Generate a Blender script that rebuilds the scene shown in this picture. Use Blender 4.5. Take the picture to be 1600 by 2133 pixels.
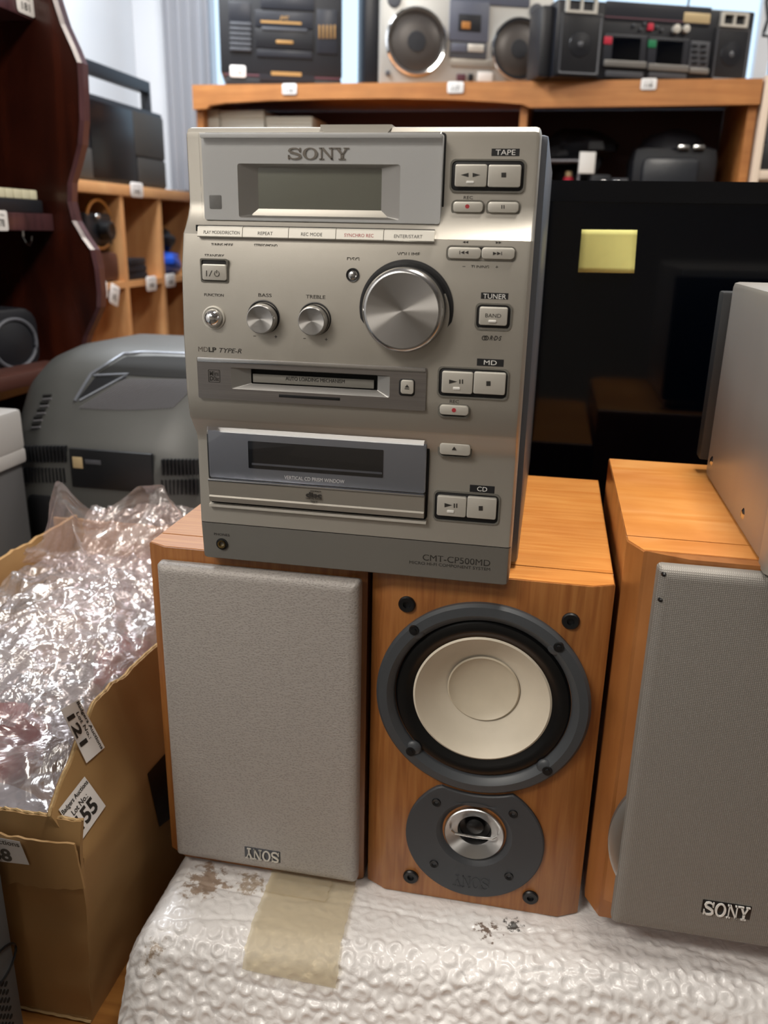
import bpy, bmesh, math, random
from mathutils import Vector, Matrix, noise
random.seed(7)
PI = math.pi
for o in list(bpy.data.objects): bpy.data.objects.remove(o)
SC = bpy.context.scene
COL = SC.collection

# ------------------------------------------------------------------ camera
FPX, PITCH, ROLL, HEAD = 1745.0, math.radians(18.5), math.radians(1.19), math.radians(10.8)
CAM = Vector((0, 0, .494))
def _axes():
    f = Vector((0, math.cos(PITCH), -math.sin(PITCH))); u = Vector((0, math.sin(PITCH), math.cos(PITCH))); r = Vector((1, 0, 0))
    rr = r*math.cos(ROLL)+u*math.sin(ROLL); uu = u*math.cos(ROLL)-r*math.sin(ROLL)
    M = Matrix.Rotation(HEAD, 3, 'Z')
    return M@rr, M@uu, M@f
AR, AU, AF = _axes()
cd = bpy.data.cameras.new('camera'); cam = bpy.data.objects.new('camera', cd); COL.objects.link(cam)
cam.matrix_world = Matrix(((AR.x, AU.x, -AF.x, CAM.x), (AR.y, AU.y, -AF.y, CAM.y), (AR.z, AU.z, -AF.z, CAM.z), (0, 0, 0, 1)))
cd.sensor_fit = 'HORIZONTAL'; cd.sensor_width = 36; cd.lens = FPX/1600*36
cd.clip_start = .02; cd.clip_end = 60
cd.dof.use_dof = True; cd.dof.focus_distance = .56; cd.dof.aperture_fstop = 11.5
SC.camera = cam

# ------------------------------------------------------------------ light and exposure
vs = SC.view_settings
SC.display_settings.display_device = 'sRGB'
vs.view_transform = 'Standard'; vs.look = 'None'; vs.gamma = 1; vs.use_curve_mapping = False; vs.exposure = 0.2
W = bpy.data.worlds.new('sky'); SC.world = W; W.use_nodes = True
bg = W.node_tree.nodes['Background']; bg.inputs[0].default_value = (.60, .80, 1.0, 1); bg.inputs[1].default_value = 1.3
def area(name, loc, size, power, col, rot=(0, 0, 0), spread=180):
    l = bpy.data.lights.new(name, 'AREA'); l.shape = 'RECTANGLE'; l.size, l.size_y = size; l.energy = power; l.color = col
    l.spread = math.radians(spread)
    o = bpy.data.objects.new(name, l); COL.objects.link(o); o.location = loc; o.rotation_euler = rot; return o
WARM = (1.0, .935, .84)
area('ceiling_or_fill_light', (.20, .72, 1.70), (.30, .8), 25, WARM)
area('ceiling_or_fill_light', (-.95, -.65, 1.70), (.8, .4), 24, WARM)
area('ceiling_or_fill_light', (-.7, -1.5, 1.70), (1.2, .4), 8, WARM)  # unseen fill light added behind the camera for the front faces
area('ceiling_or_fill_light', (-.95, 1.95, 1.70), (.3, 1.0), 34, (.93, .97, 1))  # cool light added to brighten the left wall, no lamp seen there
area('ceiling_or_fill_light', (1.0, 2.0, 1.70), (.3, 1.0), 12, WARM)

# ------------------------------------------------------------------ materials
def lin(c):
    if isinstance(c, str): c = [int(c[i:i+2], 16) for i in (0, 2, 4)]
    return tuple(((v/255/12.92) if v/255 <= .04045 else ((v/255+.055)/1.055)**2.4) for v in c)+(1,)
MATS = {}
def nt(m): return m.node_tree.nodes, m.node_tree.links
def base_mat(name):
    m = bpy.data.materials.new(name); m.use_nodes = True; MATS[name] = m
    return m, m.node_tree.nodes['Principled BSDF']
def tex_coord(N, L, scale=(1, 1, 1), kind='Object'):
    tc = N.new('ShaderNodeTexCoord'); mp = N.new('ShaderNodeMapping'); mp.inputs['Scale'].default_value = scale
    L.new(tc.outputs[kind], mp.inputs[0]); return mp.outputs[0]
def mat(name, c, rough=.5, metal=0, bump=0, bscale=200, var=0, vscale=20, spec=.5, coat=0, alpha=1, stretch=(1, 1, 1), bdist=.001):
    m, b = base_mat(name); N, L = nt(m)
    b.inputs['Base Color'].default_value = lin(c); b.inputs['Roughness'].default_value = rough; b.inputs['Metallic'].default_value = metal
    b.inputs['Specular IOR Level'].default_value = spec; b.inputs['Coat Weight'].default_value = coat; b.inputs['Alpha'].default_value = alpha
    if bump or var: v = tex_coord(N, L, stretch)
    if bump:
        t = N.new('ShaderNodeTexNoise'); t.inputs['Scale'].default_value = bscale; t.inputs['Detail'].default_value = 3; L.new(v, t.inputs[0])
        bp = N.new('ShaderNodeBump'); bp.inputs['Strength'].default_value = bump; bp.inputs['Distance'].default_value = bdist
        L.new(t.outputs[0], bp.inputs['Height']); L.new(bp.outputs[0], b.inputs['Normal'])
    if var:
        t = N.new('ShaderNodeTexNoise'); t.inputs['Scale'].default_value = vscale; t.inputs['Detail'].default_value = 5; L.new(v, t.inputs[0])
        r = N.new('ShaderNodeValToRGB'); a = lin(c); r.color_ramp.elements[0].position = .3; r.color_ramp.elements[1].position = .7
        r.color_ramp.elements[0].color = tuple(x*(1-var) for x in a[:3])+(1,); r.color_ramp.elements[1].color = tuple(min(1, x*(1+var)) for x in a[:3])+(1,)
        L.new(t.outputs[0], r.inputs[0]); L.new(r.outputs[0], b.inputs['Base Color'])
    return m
def wood(name, c1, c2, c3, stretch, scale=30, rough=.35, coat=.2, fig=0):
    m, b = base_mat(name); N, L = nt(m)
    v = tex_coord(N, L, stretch)
    t = N.new('ShaderNodeTexNoise'); t.inputs['Scale'].default_value = scale; t.inputs['Detail'].default_value = 8; t.inputs['Distortion'].default_value = .6; L.new(v, t.inputs[0])
    r = N.new('ShaderNodeValToRGB'); e = r.color_ramp.elements; e[0].position = .32; e[0].color = lin(c1); e[1].position = .72; e[1].color = lin(c3)
    k = e.new(.5); k.color = lin(c2); L.new(t.outputs[0], r.inputs[0])
    out = r.outputs[0]
    t2 = N.new('ShaderNodeTexNoise'); t2.inputs['Scale'].default_value = 14; t2.inputs['Detail'].default_value = 2; L.new(tex_coord(N, L), t2.inputs[0])
    mx = N.new('ShaderNodeMixRGB'); mx.blend_type = 'OVERLAY'; mx.inputs[0].default_value = .25+fig; L.new(out, mx.inputs[1]); L.new(t2.outputs[0], mx.inputs[2])
    L.new(mx.outputs[0], b.inputs['Base Color'])
    b.inputs['Roughness'].default_value = rough; b.inputs['Coat Weight'].default_value = coat; b.inputs['Coat Roughness'].default_value = .25
    bp = N.new('ShaderNodeBump'); bp.inputs['Strength'].default_value = .08; bp.inputs['Distance'].default_value = .0005; L.new(t.outputs[0], bp.inputs['Height']); L.new(bp.outputs[0], b.inputs['Normal'])
    return m
def film(name, tint, opacity, rough=.12, bump=0, bscale=40, gloss=.5, dist=.01):
    """clear plastic: see-through with a glossy skin"""
    m = bpy.data.materials.new(name); m.use_nodes = True; MATS[name] = m; N, L = nt(m)
    N.remove(N['Principled BSDF']); out = N['Material Output']
    tr = N.new('ShaderNodeBsdfTransparent'); tr.inputs[0].default_value = lin(tint)
    gl = N.new('ShaderNodeBsdfGlossy'); gl.inputs['Roughness'].default_value = rough; gl.inputs[0].default_value = (1, 1, 1, 1)
    df = N.new('ShaderNodeBsdfDiffuse'); df.inputs[0].default_value = lin(tint)
    fr = N.new('ShaderNodeLayerWeight'); fr.inputs[0].default_value = .5
    pw = N.new('ShaderNodeMath'); pw.operation = 'POWER'; pw.inputs[1].default_value = 4.0; L.new(fr.outputs['Facing'], pw.inputs[0])
    ad = N.new('ShaderNodeMath'); ad.operation = 'MULTIPLY_ADD'; ad.inputs[1].default_value = .85; ad.inputs[2].default_value = .04+gloss*.1
    L.new(pw.outputs[0], ad.inputs[0])
    m1 = N.new('ShaderNodeMixShader'); m1.inputs[0].default_value = opacity; L.new(tr.outputs[0], m1.inputs[1]); L.new(df.outputs[0], m1.inputs[2])
    m2 = N.new('ShaderNodeMixShader'); L.new(ad.outputs[0], m2.inputs[0]); L.new(m1.outputs[0], m2.inputs[1]); L.new(gl.outputs[0], m2.inputs[2])
    L.new(m2.outputs[0], out.inputs[0])
    if bump:
        t = N.new('ShaderNodeTexNoise'); t.inputs['Scale'].default_value = bscale; t.inputs['Detail'].default_value = 4; t.inputs['Distortion'].default_value = 1.5
        L.new(tex_coord(N, L), t.inputs[0])
        bp = N.new('ShaderNodeBump'); bp.inputs['Strength'].default_value = bump; bp.inputs['Distance'].default_value = dist
        L.new(t.outputs[0], bp.inputs['Height'])
        for s in (gl, df, fr): L.new(bp.outputs[0], s.inputs['Normal'])
    return m
mat('silver', 'B4AFA6', .42, .55, bump=.12, bscale=2500, bdist=.0002)
mat('silver_mid', 'ADA89F', .42, .6, bump=.12, bscale=2500, bdist=.0002)
mat('silver_base', '8B8984', .45, .55, bump=.1, bscale=2500, bdist=.0002)
mat('silver_light', 'CFCBC2', .35, .35)
mat('plate_silver', 'BDBEBF', .42, .25)
mat('plate_grey', '7C7E83', .4, .35)
mat('bezel_silver', '9A9895', .35, .7)
mat('flap_grey', '7E7B74', .55)
mat('lcd', '6B6D63', .25, 0, spec=.4)
mat('sensor', '707070', .3)
mat('chrome', 'E8E8E8', .06, 1)
mat('chrome_soft', 'C9C9C9', .2, 1)
mat('gold', 'A89060', .25, 1)
mat('black', '0C0D10', .4)
mat('ink', '2A2724', .6)
mat('ink_grey', '6E675F', .5, .3)
mat('white', 'E8E6E2', .5)
mat('paper', 'EDEAE8', .6)
mat('red_ink', 'A83038', .5)
mat('well', '1A1A1C', .5)
mat('clear_trim', '77756F', .12, .3)
mat('gap', '050505', .8)
mat('case_side', '777C86', .4, .5)
mat('woofer_frame', '43464A', .42, 0, spec=.4)
mat('tweeter_plate', '3F4145', .5, 0, spec=.4, bump=.1, bscale=3000, bdist=.0002)
mat('rubber', '08090B', .3)
mat('cone', 'D9CFBD', .6, var=.05, vscale=30)
mat('cone_cap', 'CDC2AE', .5, var=.06, vscale=40)
mat('grille_frame', '2A2A2A', .6)
mat('tv_black', '03050B', .3, spec=.3)
mat('tv_screen', '010309', .07, spec=.3)
mat('sticky', 'DDD987', .7, var=.05, vscale=40)
mat('card_in', 'A07A48', .8, var=.08, vscale=30)
mat('card_edge', 'C7A878', .9, bump=1, bscale=300)
mat('black_tape', '15161A', .35, bump=.2, bscale=60)
mat('housing', '4A4B4A', .42, var=.08, vscale=8)
mat('housing_dark', '131519', .4)
mat('rib', '66666A', .35)
mat('amp_silver', 'A6A29D', .38, .5, var=.06, vscale=10, stretch=(1, 1, .15))
mat('amp_dark', '26282B', .5)
mat('grey_case', '5E6266', .5, .2, var=.06, vscale=14)
mat('wall_white', 'D6D8DC', .85, var=.02, vscale=3)
mat('wall_cream', '9C958C', .85)
mat('curtain', 'A3A4AA', .8)
mat('floor_grey', '55504A', .7, var=.1, vscale=5)
mat('tub_grey', '8A8A90', .6)  # plain grey of the clear tub
mat('stereo_black', '1B1C21', .4)
mat('stereo_panel', '2A2C33', .35)
mat('stereo_grey', '4A4C52', .4)
mat('brass_print', 'A8814C', .5, .3)
mat('maroon', '5A3540', .5)
mat('boom_silver', 'B5B3AE', .35, .35)
mat('mesh_brown', '4A4542', .35, .3)
mat('cap_black', '16181F', .5)
mat('cassette_grey', '5E6270', .4)
mat('orange', 'B5793A', .5)
mat('boom_black', '14161D', .35)
mat('red', 'C02840', .5)
mat('green', '1E7A50', .5)
mat('gold_sticker', 'C9B48C', .4, .3)
mat('cream_box', 'C9C6B8', .7)
mat('book_white', 'D5D3C8', .7)
mat('bag_black', '0D1018', .6)
mat('leather_black', '23262C', .35, bump=.3, bscale=60)
mat('leather_brown', '4F2F28', .5, bump=.3, bscale=80)
mat('blue', '1A4FC0', .4)
mat('dark_grill', '3B3937', .6)
mat('key_cream', 'D8D4B8', .5)
mat('pale_edge', 'D8C4B0', .6)
mat('grey_fill', '60636C', .6)
mat('appliance_white', 'A9A7A6', .45)
mat('appliance_grey', '58585A', .45)
mat('red_plastic', 'B83A44', .4)
mat('cloth_blue', '8A98A8', .8)
mat('cable_black', '101014', .5)
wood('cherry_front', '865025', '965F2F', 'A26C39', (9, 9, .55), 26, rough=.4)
wood('cherry_top_lit', 'C27A38', 'CB8744', 'D6944F', (.6, 9, 9), 26, rough=.35)  # lighter copy of the front wood, overhead light put into the colour
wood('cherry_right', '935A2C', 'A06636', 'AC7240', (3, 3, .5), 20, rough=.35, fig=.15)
wood('cherry_right_top_lit', 'C8813E', 'D08B48', 'D9995A', (.7, 3, 3), 20, rough=.35, fig=.15)  # same wood as the right front, brightened in colour as if lit from above
wood('hutch_wood', 'A56834', 'AF723B', 'B97D44', (.5, 4, 8), 10, rough=.5, coat=0)
wood('cube_wood', 'C08A58', 'CB9562', 'D2A06E', (4, .5, .5), 8, rough=.6, coat=0)
wood('mahogany', '1C0A08', '38160D', '4C2012', (3, 3, .5), 5, rough=.25, coat=.4)
wood('mahogany_highlight', '3A2428', '4E3034', '5E3C40', (4, 4, 1), 8, rough=.3, coat=.4)  # lighter mahogany with the edge's bluish highlight put into the colour
wood('table_wood', '8E5A24', 'A06A2E', 'AF7838', (.5, 6, 6), 12, rough=.5)
film('clear_cover', 'FFFFFF', .0, rough=.03, gloss=.45)
film('smoke_cover', 'FAFBFF', .0, rough=.03, gloss=.45)
film('bag_film', 'F0E4E2', .20, rough=.20, bump=.7, bscale=16, gloss=1.2, dist=.012)
film('bag_film_fine', 'EEEAEC', .16, rough=.16, bump=.8, bscale=32, gloss=1.3, dist=.006)
film('tape_yellow', 'E6DDC8', .34, rough=.5, bump=.4, bscale=90, gloss=.1, dist=.001)

def m_brushed():
    m, b = base_mat('brushed_dark'); N, L = nt(m)
    v = tex_coord(N, L, (3, 3, 900))
    t = N.new('ShaderNodeTexNoise'); t.inputs['Scale'].default_value = 3; t.inputs['Detail'].default_value = 4; L.new(v, t.inputs[0])
    r = N.new('ShaderNodeValToRGB'); r.color_ramp.elements[0].color = lin('7A7676'); r.color_ramp.elements[1].color = lin('AAA6A4'); L.new(t.outputs[0], r.inputs[0])
    L.new(r.outputs[0], b.inputs['Base Color']); b.inputs['Metallic'].default_value = .9; b.inputs['Roughness'].default_value = .28
m_brushed()
def m_radial(name, c):
    m, b = base_mat(name); N, L = nt(m)
    tg = N.new('ShaderNodeTangent'); tg.direction_type = 'RADIAL'; tg.axis = 'Y'
    L.new(tg.outputs[0], b.inputs['Tangent']); b.inputs['Anisotropic'].default_value = 1.3
    b.inputs['Anisotropic Rotation'].default_value = .0
    b.inputs['Metallic'].default_value = 1; b.inputs['Roughness'].default_value = .3; b.inputs['Base Color'].default_value = lin(c)
m_radial('spun_metal', 'B4B2B0'); m_radial('spun_light', 'D0D0D0')
def m_cloth(name, c1, c2, kind):
    m, b = base_mat(name); N, L = nt(m)
    b.inputs['Roughness'].default_value = .55; b.inputs['Metallic'].default_value = .15
    r = N.new('ShaderNodeValToRGB'); r.color_ramp.elements[0].color = lin(c1); r.color_ramp.elements[1].color = lin(c2)
    if kind == 'grain':
        v = tex_coord(N, L, (1, 1, 1.6)); t = N.new('ShaderNodeTexVoronoi'); t.inputs['Scale'].default_value = 520; t.feature = 'F1'; L.new(v, t.inputs[0]); h = t.outputs[0]
        r.color_ramp.elements[0].position = .0; r.color_ramp.elements[1].position = .5
    else:
        v = tex_coord(N, L); a = N.new('ShaderNodeTexWave'); a.inputs['Scale'].default_value = 260; a.bands_direction = 'X'
        c = N.new('ShaderNodeTexWave'); c.inputs['Scale'].default_value = 260; c.bands_direction = 'Z'; L.new(v, a.inputs[0]); L.new(v, c.inputs[0])
        k = N.new('ShaderNodeMath'); k.operation = 'MULTIPLY'; L.new(a.outputs[1], k.inputs[0]); L.new(c.outputs[1], k.inputs[1]); h = k.outputs[0]
    L.new(h, r.inputs[0]); L.new(r.outputs[0], b.inputs['Base Color'])
    bp = N.new('ShaderNodeBump'); bp.inputs['Strength'].default_value = .5; bp.inputs['Distance'].default_value = .0004; L.new(h, bp.inputs['Height']); L.new(bp.outputs[0], b.inputs['Normal'])
m_cloth('cloth_grain', '8E8884', 'ABA5A0', 'grain'); m_cloth('cloth_weave', '7E7A75', 'A29D96', 'weave')
def m_card():
    m, b = base_mat('cardboard'); N, L = nt(m); v = tex_coord(N, L)
    t = N.new('ShaderNodeTexNoise'); t.inputs['Scale'].default_value = 9; t.inputs['Detail'].default_value = 6; L.new(v, t.inputs[0])
    r = N.new('ShaderNodeValToRGB'); r.color_ramp.elements[0].position = .3; r.color_ramp.elements[1].position = .75
    r.color_ramp.elements[0].color = lin('9A774A'); r.color_ramp.elements[1].color = lin('AE8958'); L.new(t.outputs[0], r.inputs[0]); L.new(r.outputs[0], b.inputs['Base Color'])
    b.inputs['Roughness'].default_value = .75
    bp = N.new('ShaderNodeBump'); bp.inputs['Strength'].default_value = .35; bp.inputs['Distance'].default_value = .004; L.new(t.outputs[0], bp.inputs['Height']); L.new(bp.outputs[0], b.inputs['Normal'])
m_card()
def m_wrap():
    m, b = base_mat('bubble_wrap'); N, L = nt(m); v = tex_coord(N, L)
    b.inputs['Roughness'].default_value = .42; b.inputs['Specular IOR Level'].default_value = .6; b.inputs['Coat Weight'].default_value = .5; b.inputs['Coat Roughness'].default_value = .2
    # worn brown patches near the left edge, black scuffs near the middle
    def blob(c, rad):
        s = N.new('ShaderNodeVectorMath'); s.operation = 'DISTANCE'; s.inputs[1].default_value = c; L.new(v, s.inputs[0])
        g = N.new('ShaderNodeMapRange'); g.inputs[1].default_value = 0; g.inputs[2].default_value = rad; g.inputs[3].default_value = 1; g.inputs[4].default_value = 0; L.new(s.outputs[1], g.inputs[0]); return g.outputs[0]
    def patch(c, rad, scale, lo):
        t = N.new('ShaderNodeTexNoise'); t.inputs['Scale'].default_value = scale; t.inputs['Detail'].default_value = 6; t.inputs['Roughness'].default_value = .7; L.new(v, t.inputs[0])
        k = N.new('ShaderNodeMath'); k.operation = 'MULTIPLY'; L.new(blob(c, rad), k.inputs[0]); L.new(t.outputs[0], k.inputs[1])
        g = N.new('ShaderNodeMapRange'); g.inputs[1].default_value = lo; g.inputs[2].default_value = lo+.06; L.new(k.outputs[0], g.inputs[0]); return g.outputs[0]
    col = None
    prev = lin('E4E1E0')
    for c, rad, scale, lo, cc in (((-.235, .505, 0), .055, 110, .34, 'A08C7C'), ((-.20, .51, 0), .05, 140, .40, 'B0A090'), ((.008, .512, 0), .030, 170, .41, '4A4846'), ((-.01, .503, 0), .05, 190, .44, '7A6A60'), ((-.25, .45, -.02), .05, 70, .40, 'A89888')):
        f = patch(c, rad, scale, lo); mx = N.new('ShaderNodeMixRGB'); L.new(f, mx.inputs[0])
        if col is None: mx.inputs[1].default_value = prev
        else: L.new(col, mx.inputs[1])
        mx.inputs[2].default_value = lin(cc); col = mx.outputs[0]
    L.new(col, b.inputs['Base Color'])
    t = N.new('ShaderNodeTexNoise'); t.inputs['Scale'].default_value = 120; t.inputs['Detail'].default_value = 4; t.inputs['Distortion'].default_value = 1; L.new(v, t.inputs[0])
    bp = N.new('ShaderNodeBump'); bp.inputs['Strength'].default_value = .45; bp.inputs['Distance'].default_value = .002; L.new(t.outputs[0], bp.inputs['Height']); L.new(bp.outputs[0], b.inputs['Normal'])
m_wrap()

# ------------------------------------------------------------------ pixel to place
def ray(u, v): return AR*((u-800)/FPX) - AU*((v-1066.5)/FPX) + AF
def onplane(u, v, P, n):
    d = ray(u, v); return CAM + d*(((P-CAM).dot(n))/d.dot(n))
class Frame:
    """a thing's own upright frame: origin, yaw; its front faces local -Y"""
    def __init__(s, o, yaw=0): s.o = Vector(o); s.M = Matrix.Rotation(yaw, 3, 'Z'); s.yaw = yaw
    def p(s, u, v, d=0):
        n = s.M@Vector((0, 1, 0)); q = onplane(u, v, s.o+n*d, n); l = s.M.transposed()@(q-s.o); return l.x, l.z
    def R(s, u0, v0, u1, v1, d=0):
        uc, vc = (u0+u1)/2, (v0+v1)/2
        return s.p(u0, vc, d)[0], s.p(u1, vc, d)[0], s.p(uc, v1, d)[1], s.p(uc, v0, d)[1]
    def C(s, u, v, rpx, d=0):
        x, z = s.p(u, v, d); return x, z, s.p(u+rpx, v, d)[0]-x

# ------------------------------------------------------------------ mesh tools
class MB:
    def __init__(s): s.v = []; s.f = []
    def add(s, vs, fs):
        n = len(s.v); s.v += [tuple(p) for p in vs]; s.f += [tuple(i+n for i in f) for f in fs]; return s
    def box(s, x0, x1, y0, y1, z0, z1, b=0):
        bm = bmesh.new(); bmesh.ops.create_cube(bm, size=1)
        for p in bm.verts: p.co = Vector(((x0+x1)/2+p.co.x*(x1-x0), (y0+y1)/2+p.co.y*(y1-y0), (z0+z1)/2+p.co.z*(z1-z0)))
        if b: bmesh.ops.bevel(bm, geom=bm.edges[:]+bm.verts[:], offset=b, segments=2, affect='EDGES', profile=.6)
        bm.verts.index_update(); s.add([p.co.copy() for p in bm.verts], [[q.index for q in f.verts] for f in bm.faces]); bm.free(); return s
    def loft(s, rings, close=True, cap0=True, cap1=True):
        n = len(rings[0]); vs = [p for r in rings for p in r]; fs = []
        for k in range(len(rings)-1):
            for i in range(n if close else n-1):
                j = (i+1) % n; fs.append((k*n+i, k*n+j, (k+1)*n+j, (k+1)*n+i))
        if cap0: fs.append(tuple(range(n))[::-1])
        if cap1: fs.append(tuple(range((len(rings)-1)*n, len(rings)*n)))
        return s.add(vs, fs)
    def prism(s, poly, a0, a1, axis='y'):
        f = {'y': lambda p, a: (p[0], a, p[1]), 'x': lambda p, a: (a, p[0], p[1]), 'z': lambda p, a: (p[0], p[1], a)}[axis]
        return s.loft([[f(p, a0) for p in poly], [f(p, a1) for p in poly]])
    def rbox(s, x0, x1, z0, z1, y0, y1, r=.001, b=.0004, n=5):
        """rounded rectangle slab, rounded front at y0"""
        def ring(i, y): return [(px, y, pz) for px, pz in rrect(x0+i, x1-i, z0+i, z1-i, max(r-i, 1e-5), n)]
        return s.loft([ring(b, y0), ring(b*.3, y0+b*.3), ring(0, y0+b), ring(0, y1)])
    def ring(s, o, i, yo, yi, r0=.001, r1=.001, n=5, wall=None):
        """frame between outer rect o at depth yo and inner rect i at depth yi, with outer and inner walls back to wall"""
        a = [(x, yo, z) for x, z in rrect(*o, r0, n)]; c = [(x, yi, z) for x, z in rrect(*i, r1, n)]
        rs = [a, c]
        if wall is not None: rs = [[(x, wall, z) for x, y, z in a]]+rs+[[(x, wall, z) for x, y, z in c]]
        return s.loft(rs, cap0=False, cap1=False)
    def lathe(s, prof, c=(0, 0, 0), axis='y', n=48, sx=1, sz=1, cap=False):
        rs = []
        for r, h in prof:
            q = []
            for k in range(n):
                a = 2*PI*k/n; ca, sa = r*math.cos(a)*sx, r*math.sin(a)*sz
                q.append({'y': (c[0]+ca, c[1]+h, c[2]+sa), 'z': (c[0]+ca, c[1]+sa, c[2]+h), 'x': (c[0]+h, c[1]+ca, c[2]+sa)}[axis])
            rs.append(q)
        return s.loft(rs, cap0=cap, cap1=cap or prof[-1][0] < .0002)
    def tube(s, pts, r, n=8, closed=False):
        pts = [Vector(p) for p in pts]; m = len(pts); rs = []
        for k, p in enumerate(pts):
            a = pts[k-1] if (k or closed) else p; b = pts[(k+1) % m] if (k < m-1 or closed) else p
            t = (b-a).normalized(); u = t.orthogonal().normalized() if abs(t.z) > .95 else t.cross(Vector((0, 0, 1))).normalized(); w = t.cross(u)
            rr = r[k] if isinstance(r, (list, tuple)) else r
            rs.append([p+u*rr*math.cos(2*PI*i/n)+w*rr*math.sin(2*PI*i/n) for i in range(n)])
        if closed: rs.append(rs[0])
        return s.loft(rs, cap0=not closed, cap1=not closed)
    def ball(s, c, rx, ry, rz, n=20, jit=0, seed=0):
        rs = []; h = n//2
        for k in range(1, h):
            ph = PI*k/h; q = []
            for i in range(n):
                a = 2*PI*i/n; d = Vector((math.cos(a)*math.sin(ph), math.sin(a)*math.sin(ph), math.cos(ph)))
                g = 1+jit*noise.noise(d*1.7+Vector((seed*3.1, seed, 0))); q.append((c[0]+rx*g*d.x, c[1]+ry*g*d.y, c[2]+rz*g*d.z))
            rs.append(q)
        return s.loft(rs)
    def quad(s, a, b, c, d): return s.add([a, b, c, d], [(0, 1, 2, 3)])
def rrect(x0, x1, z0, z1, r, n=5):
    r = min(r, abs(x1-x0)/2.01, abs(z1-z0)/2.01); P = []
    for cx, cz, a in ((x1-r, z0+r, -PI/2), (x1-r, z1-r, 0), (x0+r, z1-r, PI/2), (x0+r, z0+r, PI)):
        for k in range(n): t = a+PI/2*k/(n-1); P.append((cx+r*math.cos(t), cz+r*math.sin(t)))
    return P
def smooth(me, ang=35):
    for p in me.polygons: p.use_smooth = True
    try: me.set_sharp_from_angle(angle=math.radians(ang))
    except Exception: pass
def obj(name, mb, m, parent=None, label=None, fix=True, ang=35):
    """link a mesh; coordinates are in the parent's frame"""
    me = bpy.data.meshes.new(name)
    if isinstance(mb, MB):
        me.from_pydata(mb.v, [], mb.f)
        if fix:
            bm = bmesh.new(); bm.from_mesh(me); bmesh.ops.recalc_face_normals(bm, faces=bm.faces); bm.to_mesh(me); bm.free()
    else: me = mb
    me.update(); smooth(me, ang)
    me.materials.clear(); me.materials.append(MATS[m] if isinstance(m, str) else m)
    o = bpy.data.objects.new(name, me); COL.objects.link(o)
    if parent: o.parent = parent
    if label: o['label'] = label
    return o
def bore(o, cutters):
    """drill round holes straight into a part: (x, z, radius, y0, y1)"""
    for q in cutters:
        me = bpy.data.meshes.new('c'); m = MB().lathe([(q[2], q[3]), (q[2], q[4])], (q[0], 0, q[1]), n=96, cap=True) if len(q) == 5 else MB().box(*q); me.from_pydata(m.v, [], m.f)
        bm = bmesh.new(); bm.from_mesh(me); bmesh.ops.recalc_face_normals(bm, faces=bm.faces); bm.to_mesh(me); bm.free()
        c = bpy.data.objects.new('c', me); COL.objects.link(c); c.parent = o.parent
        md = o.modifiers.new('b', 'BOOLEAN'); md.operation = 'DIFFERENCE'; md.object = c; md.solver = 'EXACT'
        bpy.context.view_layer.update(); new = bpy.data.meshes.new_from_object(o.evaluated_get(bpy.context.evaluated_depsgraph_get()))
        o.modifiers.clear(); old = o.data; o.data = new; bpy.data.meshes.remove(old); bpy.data.objects.remove(c)
    smooth(o.data)
def thing(name, label, cat, loc=(0, 0, 0), yaw=0, group=None):
    o = bpy.data.objects.new(name, None); COL.objects.link(o); o.empty_display_size = .05
    o.location = loc; o.rotation_euler = (0, 0, yaw); o['label'] = label; o['category'] = cat
    if group: o['group'] = group
    return o
def single(name, mb, m, label, cat, loc=(0, 0, 0), yaw=0, group=None):
    """a thing that is one mesh, given in its own frame"""
    o = obj(name, mb, m); o.location = loc; o.rotation_euler = (0, 0, yaw); o['label'] = label; o['category'] = cat
    if group: o['group'] = group
    return o
def struct(name, mb, m):
    o = obj(name, mb, m); o['kind'] = 'structure'; return o
_tc = {}
def text_mesh(s, bold=0, shear=0, space=1):
    k = (s, bold, shear, space)
    if k in _tc: return _tc[k]
    cu = bpy.data.curves.new('t', 'FONT'); cu.body = s; cu.offset = bold; cu.shear = shear; cu.space_character = space; cu.resolution_u = 3
    cu.fill_mode = 'BOTH'; cu.extrude = .01
    ob = bpy.data.objects.new('t', cu); COL.objects.link(ob); bpy.context.view_layer.update()
    me = bpy.data.meshes.new_from_object(ob.evaluated_get(bpy.context.evaluated_depsgraph_get())); bpy.data.objects.remove(ob)
    vs = [v.co.copy() for v in me.vertices]; fs = [tuple(p.vertices) for p in me.polygons]; bpy.data.meshes.remove(me)
    x0 = min(v.x for v in vs); x1 = max(v.x for v in vs); y0 = min(v.y for v in vs); y1 = max(v.y for v in vs)
    _tc[k] = ([((v.x-x0)/(x1-x0), (v.y-y0)/(y1-y0), 0 if v.z > 0 else 1) for v in vs], fs); return _tc[k]
def text(mb, s, x0, x1, z0, z1, y, bold=0, shear=0, th=.00015, flip=False, space=1, fn=None):
    vs, fs = text_mesh(s, bold, shear, space)
    if flip: vs = [(1-a, 1-b, c) for a, b, c in vs]
    q = [(x0+a*(x1-x0), y+c*th, z0+b*(z1-z0)) for a, b, c in vs]
    if fn: q = [fn(p) for p in q]
    mb.add(q, fs); return mb
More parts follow.
